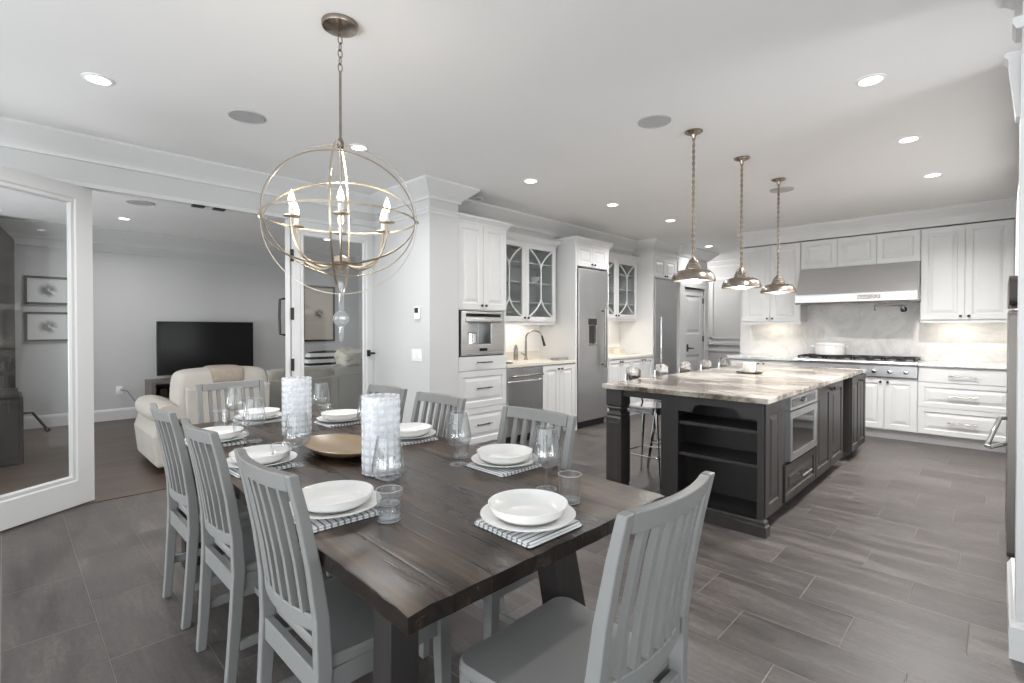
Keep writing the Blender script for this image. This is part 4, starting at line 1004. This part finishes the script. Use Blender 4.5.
# lanterns / hobnail cylinders
def hob(x, y, label):
    t = thing('candle_cylinder', label, 'candle holder', (x, y, .761), 0, 'hobnail glass cylinders')
    R = .074; prof = []; n = 60; h = .305
    mod = lambda a, z, k: 1+.022*max(0, cos(a*14))*max(0, cos(2*pi*z/.031)) if 0 < k < n+1 else 1
    pr = [(R*.5, 0)]+[(R, .004+(h-.004)*i/n) for i in range(n+1)]+[(R-.005, h), (R-.006, .01), (0, .01)]
    MB().lathe(pr, (x, y, .761), 84, mod=mod).done('glass_wall', HOBN, t, smooth=True)
    MB().lathe([(.035, .0), (.036, .07), (.03, .075), (0, .073)], (x, y, .772), 18).done('candle', CANDLE, t, smooth=True)
hob(-1.75, 1.045, 'white hobnail glass cylinder nearer the camera on the table')
hob(-2.72, 1.11, 'white hobnail glass cylinder toward the far end of the table')
t = thing('wooden_bowl', 'shallow oval gold-brown wooden bowl between the two hobnail cylinders', 'bowl', (-2.16, 1.08, .761))
GOLD = paint('gold_brown_wood', (140, 119, 94), .35, .15, 12, .05, 50, stretch=(.3, 1, 1))
MB().lathe([(.10, 0), (.13, .002), (.19, .018), (.235, .038), (.242, .043), (.236, .046), (.19, .030), (.12, .014), (0, .011)], (-2.16, 1.08, .761), 40, sx=1.0, sy=.6).done('bowl', GOLD, t, smooth=True)

# ================= chandelier =================
CX_, CY_, CZ = -2.2, 1.105, 1.842
t = thing('chandelier', 'champagne metal orb chandelier with six candle lights over the dining table', 'chandelier', (CX_, CY_, CZ))
MB().lathe([(0, H-.035), (.012, H-.034), (.05, H-.028), (.078, H-.02), (.082, H-.012), (.082, H)], (CX_, CY_, 0), 32).done('canopy', PEWTER, t, smooth=True)
MB().tube([(CX_+.012*cos(a), CY_, H-.04+.012*sin(a)) for a in [i*2*pi/12 for i in range(12)]], .003, 6, True).done('loop', PEWTER, t)
R_ = .348; topz = CZ+R_
for k in range(5):
    zc = H-.075-k*.032; m = MB(); q = k % 2
    m.tube([(CX_+(.010*cos(a) if q else 0), CY_+(0 if q else .010*cos(a)), zc+.020*sin(a)) for a in [i*2*pi/14 for i in range(14)]], .0026, 6, True); m.done('chain_link', PEWTER, t)
MB().tube([(CX_, CY_, H-.22), (CX_, CY_, topz+.02)], .006, 10).done('rod', PEWTER, t, smooth=True)
MB().lathe([(0, topz-.02), (.014, topz-.015), (.016, topz+.01), (.008, topz+.03), (0, topz+.035)], (CX_, CY_, 0), 16).done('finial', PEWTER, t, smooth=True)
ax = Vector((.554, .832, 0)); ax.normalize(); pr_ = Vector((-ax.y, ax.x, 0)); upv = Vector((0, 0, 1)); C3 = Vector((CX_, CY_, CZ))
def band(u, v, r, name='ring'):
    m = MB(); n = 72; w = .0085; th = .0025; nn = u.cross(v).normalized(); rings = []
    for i in range(n):
        a = 2*pi*i/n; d = u*cos(a)+v*sin(a); c = C3+d*r
        rings.append([c-nn*w/2-d*th/2*1, c+nn*w/2-d*th/2, c+nn*w/2+d*th/2, c-nn*w/2+d*th/2])
    R = [[m.bm.verts.new(p) for p in q] for q in rings]
    for i in range(n):
        a, b = R[i], R[(i+1) % n]
        for k in range(4): m.bm.faces.new((a[k], a[(k+1) % 4], b[(k+1) % 4], b[k]))
    return m.done(name, CHAMP, t)
band(ax, upv, R_)
band(pr_, upv, R_-.003)
band(ax, pr_, R_-.006)
for s in (-1, 1): band(ax, (upv*sin(radians(45))+pr_*s*cos(radians(45))).normalized(), R_-.009)
for s in (-1, 1): MB().lathe([(.008, -.008), (.011, 0), (.008, .008)], tuple(C3+ax*s*R_), 10).done('pivot', CHAMP, t)
MB().tube([(CX_, CY_, topz), (CX_, CY_, CZ-.19)], .005, 10).done('centre_rod', CHAMP, t, smooth=True)
hz = CZ-.20
MB().lathe([(0, -.045), (.012, -.04), (.035, -.012), (.045, .0), (.04, .02), (.02, .03), (0, .032)], (CX_, CY_, hz), 20).done('hub', CHAMP, t, smooth=True)
for k in range(6):
    a = radians(153.3+60*k); d = Vector((cos(a), sin(a), 0))
    def Q(r, z): return C3+d*r+Vector((0, 0, z-CZ))
    pts = [Q(.03, hz-.005), Q(.07, hz-.025), Q(.12, hz-.022), Q(.19, hz+.02), Q(.225, hz+.10), Q(.232, hz+.175)]
    sp = []
    for i in range(len(pts)-1):
        p0, p1, p2, p3 = pts[max(i-1, 0)], pts[i], pts[i+1], pts[min(i+2, len(pts)-1)]
        for j in range(4):
            u = j/4; sp.append(.5*((2*p1)+(p2-p0)*u+(2*p0-5*p1+4*p2-p3)*u*u+(3*p1-p0-3*p2+p3)*u**3))
    sp.append(pts[-1])
    arm = MB().tube(sp, .006, 8).done('arm', CHAMP, t, smooth=True)
    e = Q(.232, hz+.175); c = (e.x, e.y, e.z)
    MB().lathe([(.008, -.006), (.034, 0), (.035, .004), (.008, .006), (0, .006)], c, 20).done('drip_pan', CHAMP, arm, smooth=True)
    MB().lathe([(.011, .004), (.011, .045), (0, .046)], c, 14).done('candle_sleeve', CANDLE, arm, smooth=True)
    MB().lathe([(.004, .045), (.012, .055), (.0145, .07), (.011, .09), (.004, .108), (0, .118)], c, 14).done('bulb', BULB, arm, smooth=True)
    L = bpy.data.lights.new('bulb_light', 'POINT'); L.energy = 1.0; L.color = (1, .9, .78); L.shadow_soft_size = .016
    lo = bpy.data.objects.new('bulb_light', L); COL.objects.link(lo); lo.location = (c[0], c[1], c[2]+.175)
bz = CZ-R_
MB().lathe([(.006, .06), (.012, .055), (.012, -.075), (.004, -.085), (0, -.085)], (CX_, CY_, bz), 10).done('crystal_rod', CRYST, t, smooth=True)
MB().lathe([(0, .038), (.022, .03), (.036, .01), (.037, -.005), (.028, -.025), (.012, -.036), (0, -.038)], (CX_, CY_, bz-.115), 9).done('crystal_ball', CRYST, t)
MB().lathe([(.005, -.145), (.012, -.15), (.010, -.215), (0, -.228)], (CX_, CY_, bz), 10).done('crystal_drop', CRYST, t, smooth=True)

# ================= pendants =================
def pendant(x, y, label):
    t = thing('pendant_lamp', label, 'pendant lamp', (x, y, 1.676), 0, 'pewter pendants over the island')
    MB().lathe([(.062, 0), (.062, -.006), (.05, -.014), (.02, -.024), (.012, -.05), (0, -.052)], (x, y, H), 24).done('canopy', PEWTER, t, smooth=True)
    pts = []; n = 90; z0, z1 = H-.05, 1.83
    m = MB()
    for s in (0, pi):
        m.tube([(x+.0052*cos(i*.7+s), y+.0052*sin(i*.7+s), z0+(z1-z0)*i/n) for i in range(n+1)], .0062, 6)
    m.done('cord', CORDM, t, smooth=True)
    zb = 1.676
    MB().lathe([(0, 1.845), (.014, 1.844), (.018, 1.832), (.031, 1.828), (.035, 1.812), (.043, 1.808), (.046, 1.79), (.052, 1.786), (.054, 1.768), (.060, 1.764), (.060, 1.75), (.066, 1.746)], (x, y, 0), 28).done('cap', PEWTER, t, smooth=True)
    MB().lathe([(.058, 1.756), (.085, 1.754), (.112, 1.747), (.132, 1.733), (.145, 1.712), (.150, 1.692), (.153, 1.684), (.153, 1.674), (.148, 1.674), (.146, 1.69), (.141, 1.71), (.129, 1.728), (.110, 1.741), (.083, 1.748), (.058, 1.75)], (x, y, 0), 40).done('shade', PEWTER, t, smooth=True)
    MB().lathe([(.1465, 1.682), (.142, 1.702), (.132, 1.715), (.112, 1.726), (.06, 1.733), (0, 1.734)], (x, y, 0), 36).done('liner', WHITEIN, t, smooth=True)
    MB().lathe([(.0, 1.684), (.018, 1.688), (.026, 1.70), (.018, 1.718), (.01, 1.733)], (x, y, 0), 16).done('bulb', LAMP, t, smooth=True)
    L = bpy.data.lights.new('pendant_light', 'POINT'); L.energy = 5; L.color = (1, .93, .83); L.shadow_soft_size = .03
    lo = bpy.data.objects.new('pendant_light', L); COL.objects.link(lo); lo.location = (x, y, 1.67)
pendant(-1.575, 3.48, 'pewter pendant lamp nearest the camera, leftmost over the island')
pendant(-1.533, 4.30, 'pewter pendant lamp in the middle of three over the island')
pendant(-1.498, 5.15, 'pewter pendant lamp farthest away, rightmost over the island')

# ================= ceiling fixtures =================
DLP = 34; DLK = .8
def downlight(x, y, label, e=None, r=.055, lit=True):
    t = thing('downlight', label, 'ceiling light', (x, y, H), 0, 'recessed ceiling lights')
    MB().lathe([(r+.018, 0), (r+.018, -.004), (r+.002, -.008), (r, -.004), (r, 0)], (x, y, H), 28).done('trim_ring', SWITCH, t, smooth=True)
    MB().lathe([(r, -.002), (r, -.005), (0, -.005)], (x, y, H), 24).done('lens', LAMP if lit else SPKR, t)
    if not lit: return
    L = bpy.data.lights.new('downlight_lamp', 'AREA'); L.shape = 'DISK'; L.size = .1; L.energy = (e or DLP)*DLK; L.color = (1, .985, .965); L.spread = radians(150)
    lo = bpy.data.objects.new('downlight_lamp', L); COL.objects.link(lo); lo.location = (x, y, H-.012)
for x, y, l, e in ((-3.665, .386, 'round recessed light above the glazed door side, left of the chandelier', 24), (-3.58, 1.95, 'round recessed light just right of the chandelier rod', 24), (-.53, 3.465, 'round recessed light nearest the right wall, closest to camera', 26), (-.488, 4.74, 'second round recessed light along the right aisle', 40), (-.44, 5.99, 'third round recessed light along the right aisle, before the range', 78),
                   (-3.21, 3.54, 'round recessed light in front of the coffee tower', 6), (-3.155, 4.87, 'round recessed light in front of the dispenser refrigerator', 14), (-3.07, 6.1, 'round recessed light left of the first pendant, farthest on the pantry aisle', 48), (-3.55, 8.45, 'round recessed light in the hall beyond the pantry wall', 13),
                   (-8.03, 1.094, 'round recessed light in the family room ceiling', 14), (-7.6, 3.6, 'round recessed light in the family room seen through the right glass leaf', 16)):
    downlight(x, y, l, e)
downlight(-4.06, 3.62, 'small unlit round ceiling fitting above the coffee tower', lit=False, r=.04)
def speaker(x, y, label, r=.11):
    t = thing('ceiling_speaker', label, 'speaker', (x, y, H), 0, 'round ceiling speakers')
    MB().lathe([(r, 0), (r, -.006), (r-.008, -.008), (r-.01, -.005), (r-.01, 0)], (x, y, H), 36).done('rim', SPKR, t, smooth=True)
    MB().lathe([(r-.009, -.003), (r-.009, -.005), (0, -.005)], (x, y, H), 32).done('grille', SPKR, t)
speaker(-3.6, 1.146, 'round grey ceiling speaker left of the chandelier'); speaker(-1.69, 3.12, 'round grey ceiling speaker before the pendants')
speaker(-1.586, 5.554, 'round grey ceiling speaker behind the farthest pendant'); speaker(-6.9, 1.084, 'round grey ceiling speaker in the family room', .13)

# ================= pier fittings =================
t = thing('thermostat', 'white thermostat with dark screen high on the pier', 'thermostat', (-4.12, 2.88, 1.49))
MB().rbox(-4.165, -4.075, 2.858, 2.88, 1.43, 1.55, .008).done('housing', SWITCH, t, bevel=.003); MB().box(-4.15, -4.09, 2.855, 2.859, 1.49, 1.54).done('screen', BRONZE, t)
t = thing('switch_plate', 'white triple switch plate on the pier below the thermostat', 'light switch', (-4.14, 2.88, 1.07))
MB().box(-4.225, -4.055, 2.872, 2.88, 1.01, 1.13).done('plate', SWITCH, t, bevel=.003)
for k in range(3): MB().box(-4.207+k*.05, -4.173+k*.05, 2.866, 2.873, 1.035, 1.105).done('rocker', SWITCH, t, bevel=.002)
t = thing('wall_outlet', 'white wall outlet low on the family room wall left of the television', 'outlet', (-9.22, 1.181, .43))
MB().box(-9.22, -9.21, 1.14, 1.22, .37, .49).done('plate', SWITCH, t, bevel=.003); MB().box(-9.21, -9.19, 1.16, 1.2, .42, .46).done('plug', SWITCH, t)
tag(MB().tube([(-9.185, 1.19, .44), (-9.1, 1.26, .42), (-9.05, 1.38, .2), (-9.03, 1.5, .06), (-8.95, 1.62, .012)], .009, 6).done('power_cord', paint('grey_cable', (120, 120, 122), .5), smooth=True), 'grey power cord running from the wall outlet to the floor', 'cord')

# ================= family room =================
t = thing('television', 'large flat black television on the dark console in the family room', 'television', (-8.95, 2.26, .6))
MB().box(-8.98, -8.94, 1.59, 2.93, .63, 1.445).done('bezel', BLACK, t, bevel=.004); MB().box(-8.94, -8.935, 1.605, 2.915, .65, 1.43).done('screen', SCREEN, t)
MB().box(-9.06, -8.86, 2.0, 2.52, .57, .583).done('stand', BLACK, t); MB().box(-8.985, -8.955, 2.2, 2.32, .583, .64).done('neck', BLACK, t)
t = thing('media_console', 'grey-brown television console with open dark shelves', 'console', (-8.95, 2.25, 0))
m = MB(); CW = paint('grey_oak', (110, 102, 96), .5, .15, 8, .05, 60)
m.box(-9.18, -8.7, 1.48, 3.1, .53, .57); m.box(-9.18, -8.7, 1.48, 1.53, 0, .53); m.box(-9.18, -8.7, 3.05, 3.1, 0, .53); m.box(-9.18, -9.16, 1.53, 3.05, .05, .53); m.box(-9.16, -8.7, 1.53, 3.05, .05, .09); m.done('body', CW, t)
MB().box(-9.16, -8.72, 1.53, 3.05, .29, .315).done('shelf', CW, t)
for k, y in enumerate((1.65, 1.78, 1.9)): tag(MB().rbox(-9.0, -8.8, y-.045, y+.045, .315, .45, .02).done('shelf_basket', DKWOOD), ('dark box on the console shelf nearest the outlet', 'second dark box on the console shelf', 'third dark box on the console shelf')[k], 'box')
def cushion(x0, x1, y0, y1, z0, z1, lv=2, puff=.12):
    m = MB(); n = 4
    for v in [0]:
        bmesh.ops.create_cube(m.bm, size=1)
        bmesh.ops.subdivide_edges(m.bm, edges=m.bm.edges[:], cuts=3, use_grid_fill=True)
        for w in m.bm.verts:
            p = w.co*2; q = Vector((p.x, p.y, p.z))
            sph = p.normalized()*1.0
            k = .2; q = p*(1-k)+sph*k*1.35 if p.length > 0 else p
            w.co = ((x0+x1)/2+q.x*(x1-x0)/2, (y0+y1)/2+q.y*(y1-y0)/2, (z0+z1)/2+q.z*(z1-z0)/2)
    return m
# cream recliner loveseat (back towards dining room, seat faces the television at -x)
t = thing('cream_armchair', 'cream upholstered recliner loveseat with rounded arm, its back to the table', 'sofa', (-5.8, 1.45, 0))
MB().box(-6.35, -5.42, 1.15, 1.93, .08, .40).done('base', CREAM, t, bevel=.03, seg=3)
m = MB(); m.prism([(-5.50, .08), (-5.36, .08), (-5.30, .78), (-5.42, .80)], lambda u, v, y: (u, y, v), 1.17, 1.90); m.done('back_frame', CREAM, t, bevel=.02, seg=3)
cushion(-5.78, -5.36, 1.12, 1.92, .42, .94).done('back_cushion', CREAM, t, smooth=True, subsurf=2)
cushion(-6.4, -5.6, 1.15, 1.91, .36, .54).done('seat_cushion', CREAM, t, smooth=True, subsurf=2)
m = MB(); rings = []
for i in range(9):
    u = i/8; x = -6.42+u*1.02; s = 1-.25*abs(2*u-1)**3
    ring = [(x, 1.05+.135*s*cos(a), .55+.11*s*sin(a)) for a in [k*2*pi/18 for k in range(18)]]; rings.append(ring)
m.grid(rings, True, True, True); m.done('arm_roll', CREAM, t, smooth=True)
m = MB(); m.prism([(.96, .06), (1.15, .06), (1.14, .55), (.99, .55), (.93, .35)], lambda u, v, x: (x, u, v), -6.38, -5.44); m.done('arm_side', CREAM, t, bevel=.03, seg=3)
t2 = tag(cushion(-5.72, -5.33, 1.38, 1.68, .80, .965).done('folded_throw', THROW, smooth=True, subsurf=1), 'tan throw folded over the back of the cream loveseat', 'throw')
# taupe sectional
t = thing('taupe_sofa', 'grey-taupe sectional sofa behind the table, its flat back to the dining room', 'sofa', (-6.2, 3.2, 0))
MB().box(-5.93, -5.78, 2.06, 2.875, .06, .755).done('back_panel', TAUPE, t, bevel=.012); MB().box(-5.93, -5.78, 2.88, 4.5, .06, .755).done('back_panel', TAUPE, t, bevel=.012)
MB().box(-6.8, -5.93, 2.06, 4.5, .06, .42).done('base', TAUPE, t, bevel=.02)
for a, b in ((2.08, 2.87), (2.88, 3.68), (3.69, 4.48)):
    cushion(-6.15, -5.86, a, b, .42, .86).done('back_cushion', TAUPE, t, smooth=True, subsurf=2); cushion(-6.8, -6.05, a, b, .38, .55).done('seat_cushion', TAUPE, t, smooth=True, subsurf=1)
tag(cushion(-6.31, -6.15, 2.66, 3.14, .56, 1.04).done('striped_pillow', STRP, smooth=True, subsurf=2), 'black and white striped pillow on the taupe sofa', 'pillow')
m = cushion(-6.22, -5.88, 3.0, 3.9, .84, 1.06)
for v in m.bm.verts: v.co += Vector((random.uniform(-.03, .03), random.uniform(-.04, .04), random.uniform(-.045, .045)))
ob = m.done('fleece_blanket', FLUFF, smooth=True, subsurf=3)
tx = bpy.data.textures.new('fluff', 'CLOUDS'); tx.noise_scale = .09; md = ob.modifiers.new('heap', 'DISPLACE'); md.texture = tx; md.strength = .11
tag(ob, 'ivory fleece blanket heaped on the back of the taupe sofa', 'blanket')
def picture(label, y, z, w, h, art, x=-9.22, fr=BRONZE, fw_=.03):
    t = thing('picture_frame', label, 'picture', (x, y, z)); m = MB()
    oo = [(y-w/2, z-h/2), (y+w/2, z-h/2), (y+w/2, z+h/2), (y-w/2, z+h/2)]; ii = [(y-w/2+fw_, z-h/2+fw_), (y+w/2-fw_, z-h/2+fw_), (y+w/2-fw_, z+h/2-fw_), (y-w/2+fw_, z+h/2-fw_)]
    m.grid([[(x, a, b) for a, b in oo], [(x+.03, a, b) for a, b in oo], [(x+.03, a, b) for a, b in ii], [(x+.018, a, b) for a, b in ii]]); m.done('frame', fr, t)
    p = MB().box(-.0, .012, -w/2+fw_-.005, w/2-fw_+.005, -h/2+fw_-.005, h/2-fw_+.005).done('print', art, t, world=False); p.location = (.006, 0, 0)
picture('upper of two framed prints seen through the left glazed door', .42, 1.85, .46, .38, ART)
picture('lower of two framed prints seen through the left glazed door', .42, 1.36, .46, .40, ART)
picture('tall dark-framed sepia print above the taupe sofa', 4.18, 1.62, .62, 1.05, ARTB, fw_=.035)
# dark cabinet at the left, seen through the door glass
t = thing('display_cabinet', 'tall dark wooden cabinet with a painted blue window reflection seen through the left door', 'cabinet', (-8.9, -.4, 0))
m = MB(); m.prism([(-.95, 0), (.10, 0), (.10, 2.45), (-.10, 2.7), (-.95, 2.7)], lambda u, v, x: (x, u, v), -9.2, -8.85); m.done('body', DKWOOD, t)
d = MB().panel((-8.85, -.55, 1.05), (0, 1, 0), (0, 0, 1), (1, 0, 0), .55, 1.2, [(0, 0), (0, .02), (.05, .02), (.06, .01)]).done('door', DKWOOD, t)
MB().box(-8.838, -8.834, -.49, -.06, 1.11, 2.19).done('glass_pane', paint('painted_blue_reflection', (70, 110, 150), .1), d)  # flat blue colour stands in for a window reflected in the glass
t = thing('side_chest', 'dark wooden chest with a crank handle behind the left glazed door', 'chest', (-7.1, -.1, 0))
MB().box(-7.5, -6.85, -.7, .13, 0, .66).done('body', DKWOOD, t, bevel=.01); MB().box(-7.53, -6.82, -.73, .10, .66, .70).done('top', DKWOOD, t, bevel=.006)
for k in range(4): MB().box(-6.85, -6.835, -.66+k*.2, -.50+k*.2, .08, .6).done('front_panel', DKWOOD, t, bevel=.006)
m = MB(); m.tube([(-7.1, .13, .47), (-7.1, .2, .47), (-7.1, .3, .30)], .012, 8); m.lathe([(0, -.03), (.028, -.012), (.028, .012), (0, .03)], (-7.1, .31, .28), 12); m.done('crank_handle', BLACK, t, smooth=True)

# ================= lights & world =================
def area(name, loc, rot, sx, sy, e, col=(1, 1, 1), spread=None):
    L = bpy.data.lights.new(name, 'AREA'); L.shape = 'RECTANGLE'; L.size = sx; L.size_y = sy; L.energy = e; L.color = col
    if spread: L.spread = radians(spread)
    o = bpy.data.objects.new(name, L); COL.objects.link(o); o.location = loc; o.rotation_euler = rot; return o
# daylight coming in through the windows
for x in (-3.32, -1.17, .97): area('daylight', (x, YB-.2, 1.26), (radians(90), 0, 0), 1.9, 2.25, 40, (.92, .965, 1))
area('daylight', (XR+.2, .4, 1.5), (0, radians(90), 0), 1.75, 3.6, 20, (.92, .965, 1))
area('daylight', (-7.05, -2.65, 1.5), (radians(90), 0, 0), 2.7, 1.75, 34, (.92, .965, 1))
KB, KE, KF, KN = 27, 30, 96, 21
area('ceiling_fill', (1.2, 3.36, .75), (0, radians(112), 0), .8, .64, KN, (.97, .985, 1), 150)  # added fill at the invented niche window, lifts the kitchen ceiling
# added fill lights aimed up through the same windows to brighten the ceilings
for x in (-3.32, -1.17, .97): area('ceiling_fill', (x, YB-.55, .55), (radians(110), 0, 0), 1.9, .8, KB, (.97, .985, 1), 150)
area('ceiling_fill', (XR+.55, .4, .8), (0, radians(110), 0), .8, 3.4, KE, (.97, .985, 1), 150)
area('ceiling_fill', (-7.05, -3.0, .8), (radians(116), 0, 0), 2.6, .8, KF, (.97, .985, 1), 150)
L = bpy.data.lights.new('hall_fill', 'POINT'); L.energy = 34; L.color = (1, .98, .95); L.shadow_soft_size = .12  # added light without a fixture, hidden round the corner to brighten the hall
lo = bpy.data.objects.new('hall_fill', L); COL.objects.link(lo); lo.location = (-4.7, 9.6, 2.45)
# under-cabinet lamps
for i, (x, y) in enumerate(((-2.33, 7.86), (-.35, 7.86), (.35, 7.86))):
    o = MB().box(x-.16, x+.16, y-.03, y+.03, 1.418, 1.434).done('cabinet_lamp', UCL)
    tag(o, ('slim lamp under the cabinet left of the hood', 'slim lamp under the cabinet right of the hood', 'slim lamp under the wall cabinet by the oven tower')[i], 'lamp')
    area('cabinet_lamp_light', (x, y, 1.412), (0, 0, 0), .34, .05, .9, (1, .9, .76))
for i, (y, z) in enumerate(((4.56, 1.42), (6.6, 1.49))):
    o = MB().box(-4.45, -4.39, y-.25, y+.25, z-.017, z-.001).done('cabinet_lamp', UCL); tag(o, ('slim lamp under the glass cabinet above the sink', 'slim lamp under the glass cabinet between refrigerators')[i], 'lamp')
    area('cabinet_lamp_light', (-4.42, y, z-.025), (0, 0, 0), .05, .8, 1.4, (1, .97, .93))
w = bpy.data.worlds.new('world'); sc.world = w; w.use_nodes = True
nt = w.node_tree; nt.nodes.clear(); bg = nt.nodes.new('ShaderNodeBackground'); ow = nt.nodes.new('ShaderNodeOutputWorld')
tcw = nt.nodes.new('ShaderNodeTexCoord'); sep = nt.nodes.new('ShaderNodeSeparateXYZ'); rp = nt.nodes.new('ShaderNodeValToRGB')
nt.links.new(tcw.outputs['Generated'], sep.inputs[0]); nt.links.new(sep.outputs[2], rp.inputs[0])
rp.color_ramp.elements[0].color = (.55, .62, .6, 1); rp.color_ramp.elements[1].color = (.62, .78, 1, 1)
nt.links.new(rp.outputs[0], bg.inputs[0]); bg.inputs[1].default_value = 1.2; nt.links.new(bg.outputs[0], ow.inputs[0])

# ================= camera =================
F = 497.0; yaw = atan((998-512)/F); pit = radians(.6)
cd = bpy.data.cameras.new('camera'); cd.sensor_width = 36; cd.lens = F/1024*36; cd.shift_y = -(12.5-F*math.tan(pit))/1024; cd.clip_start = .02; cd.clip_end = 60
cam = bpy.data.objects.new('camera', cd); COL.objects.link(cam); cam.location = (0, 0, 1.33); cam.rotation_euler = (pi/2-pit, 0, yaw)
sc.camera = cam
sc.view_settings.view_transform = 'Standard'; sc.view_settings.look = 'None'; sc.view_settings.gamma = 1; sc.view_settings.use_curve_mapping = False
sc.view_settings.exposure = 0.0
cy = sc.cycles
cy.use_denoising = True
try: cy.denoiser = 'OPENIMAGEDENOISE'
except Exception: pass
cy.max_bounces = 10; cy.diffuse_bounces = 5; cy.glossy_bounces = 4; cy.transparent_max_bounces = 24; cy.transmission_bounces = 6
cy.caustics_reflective = False; cy.caustics_refractive = False; cy.sample_clamp_indirect = 6
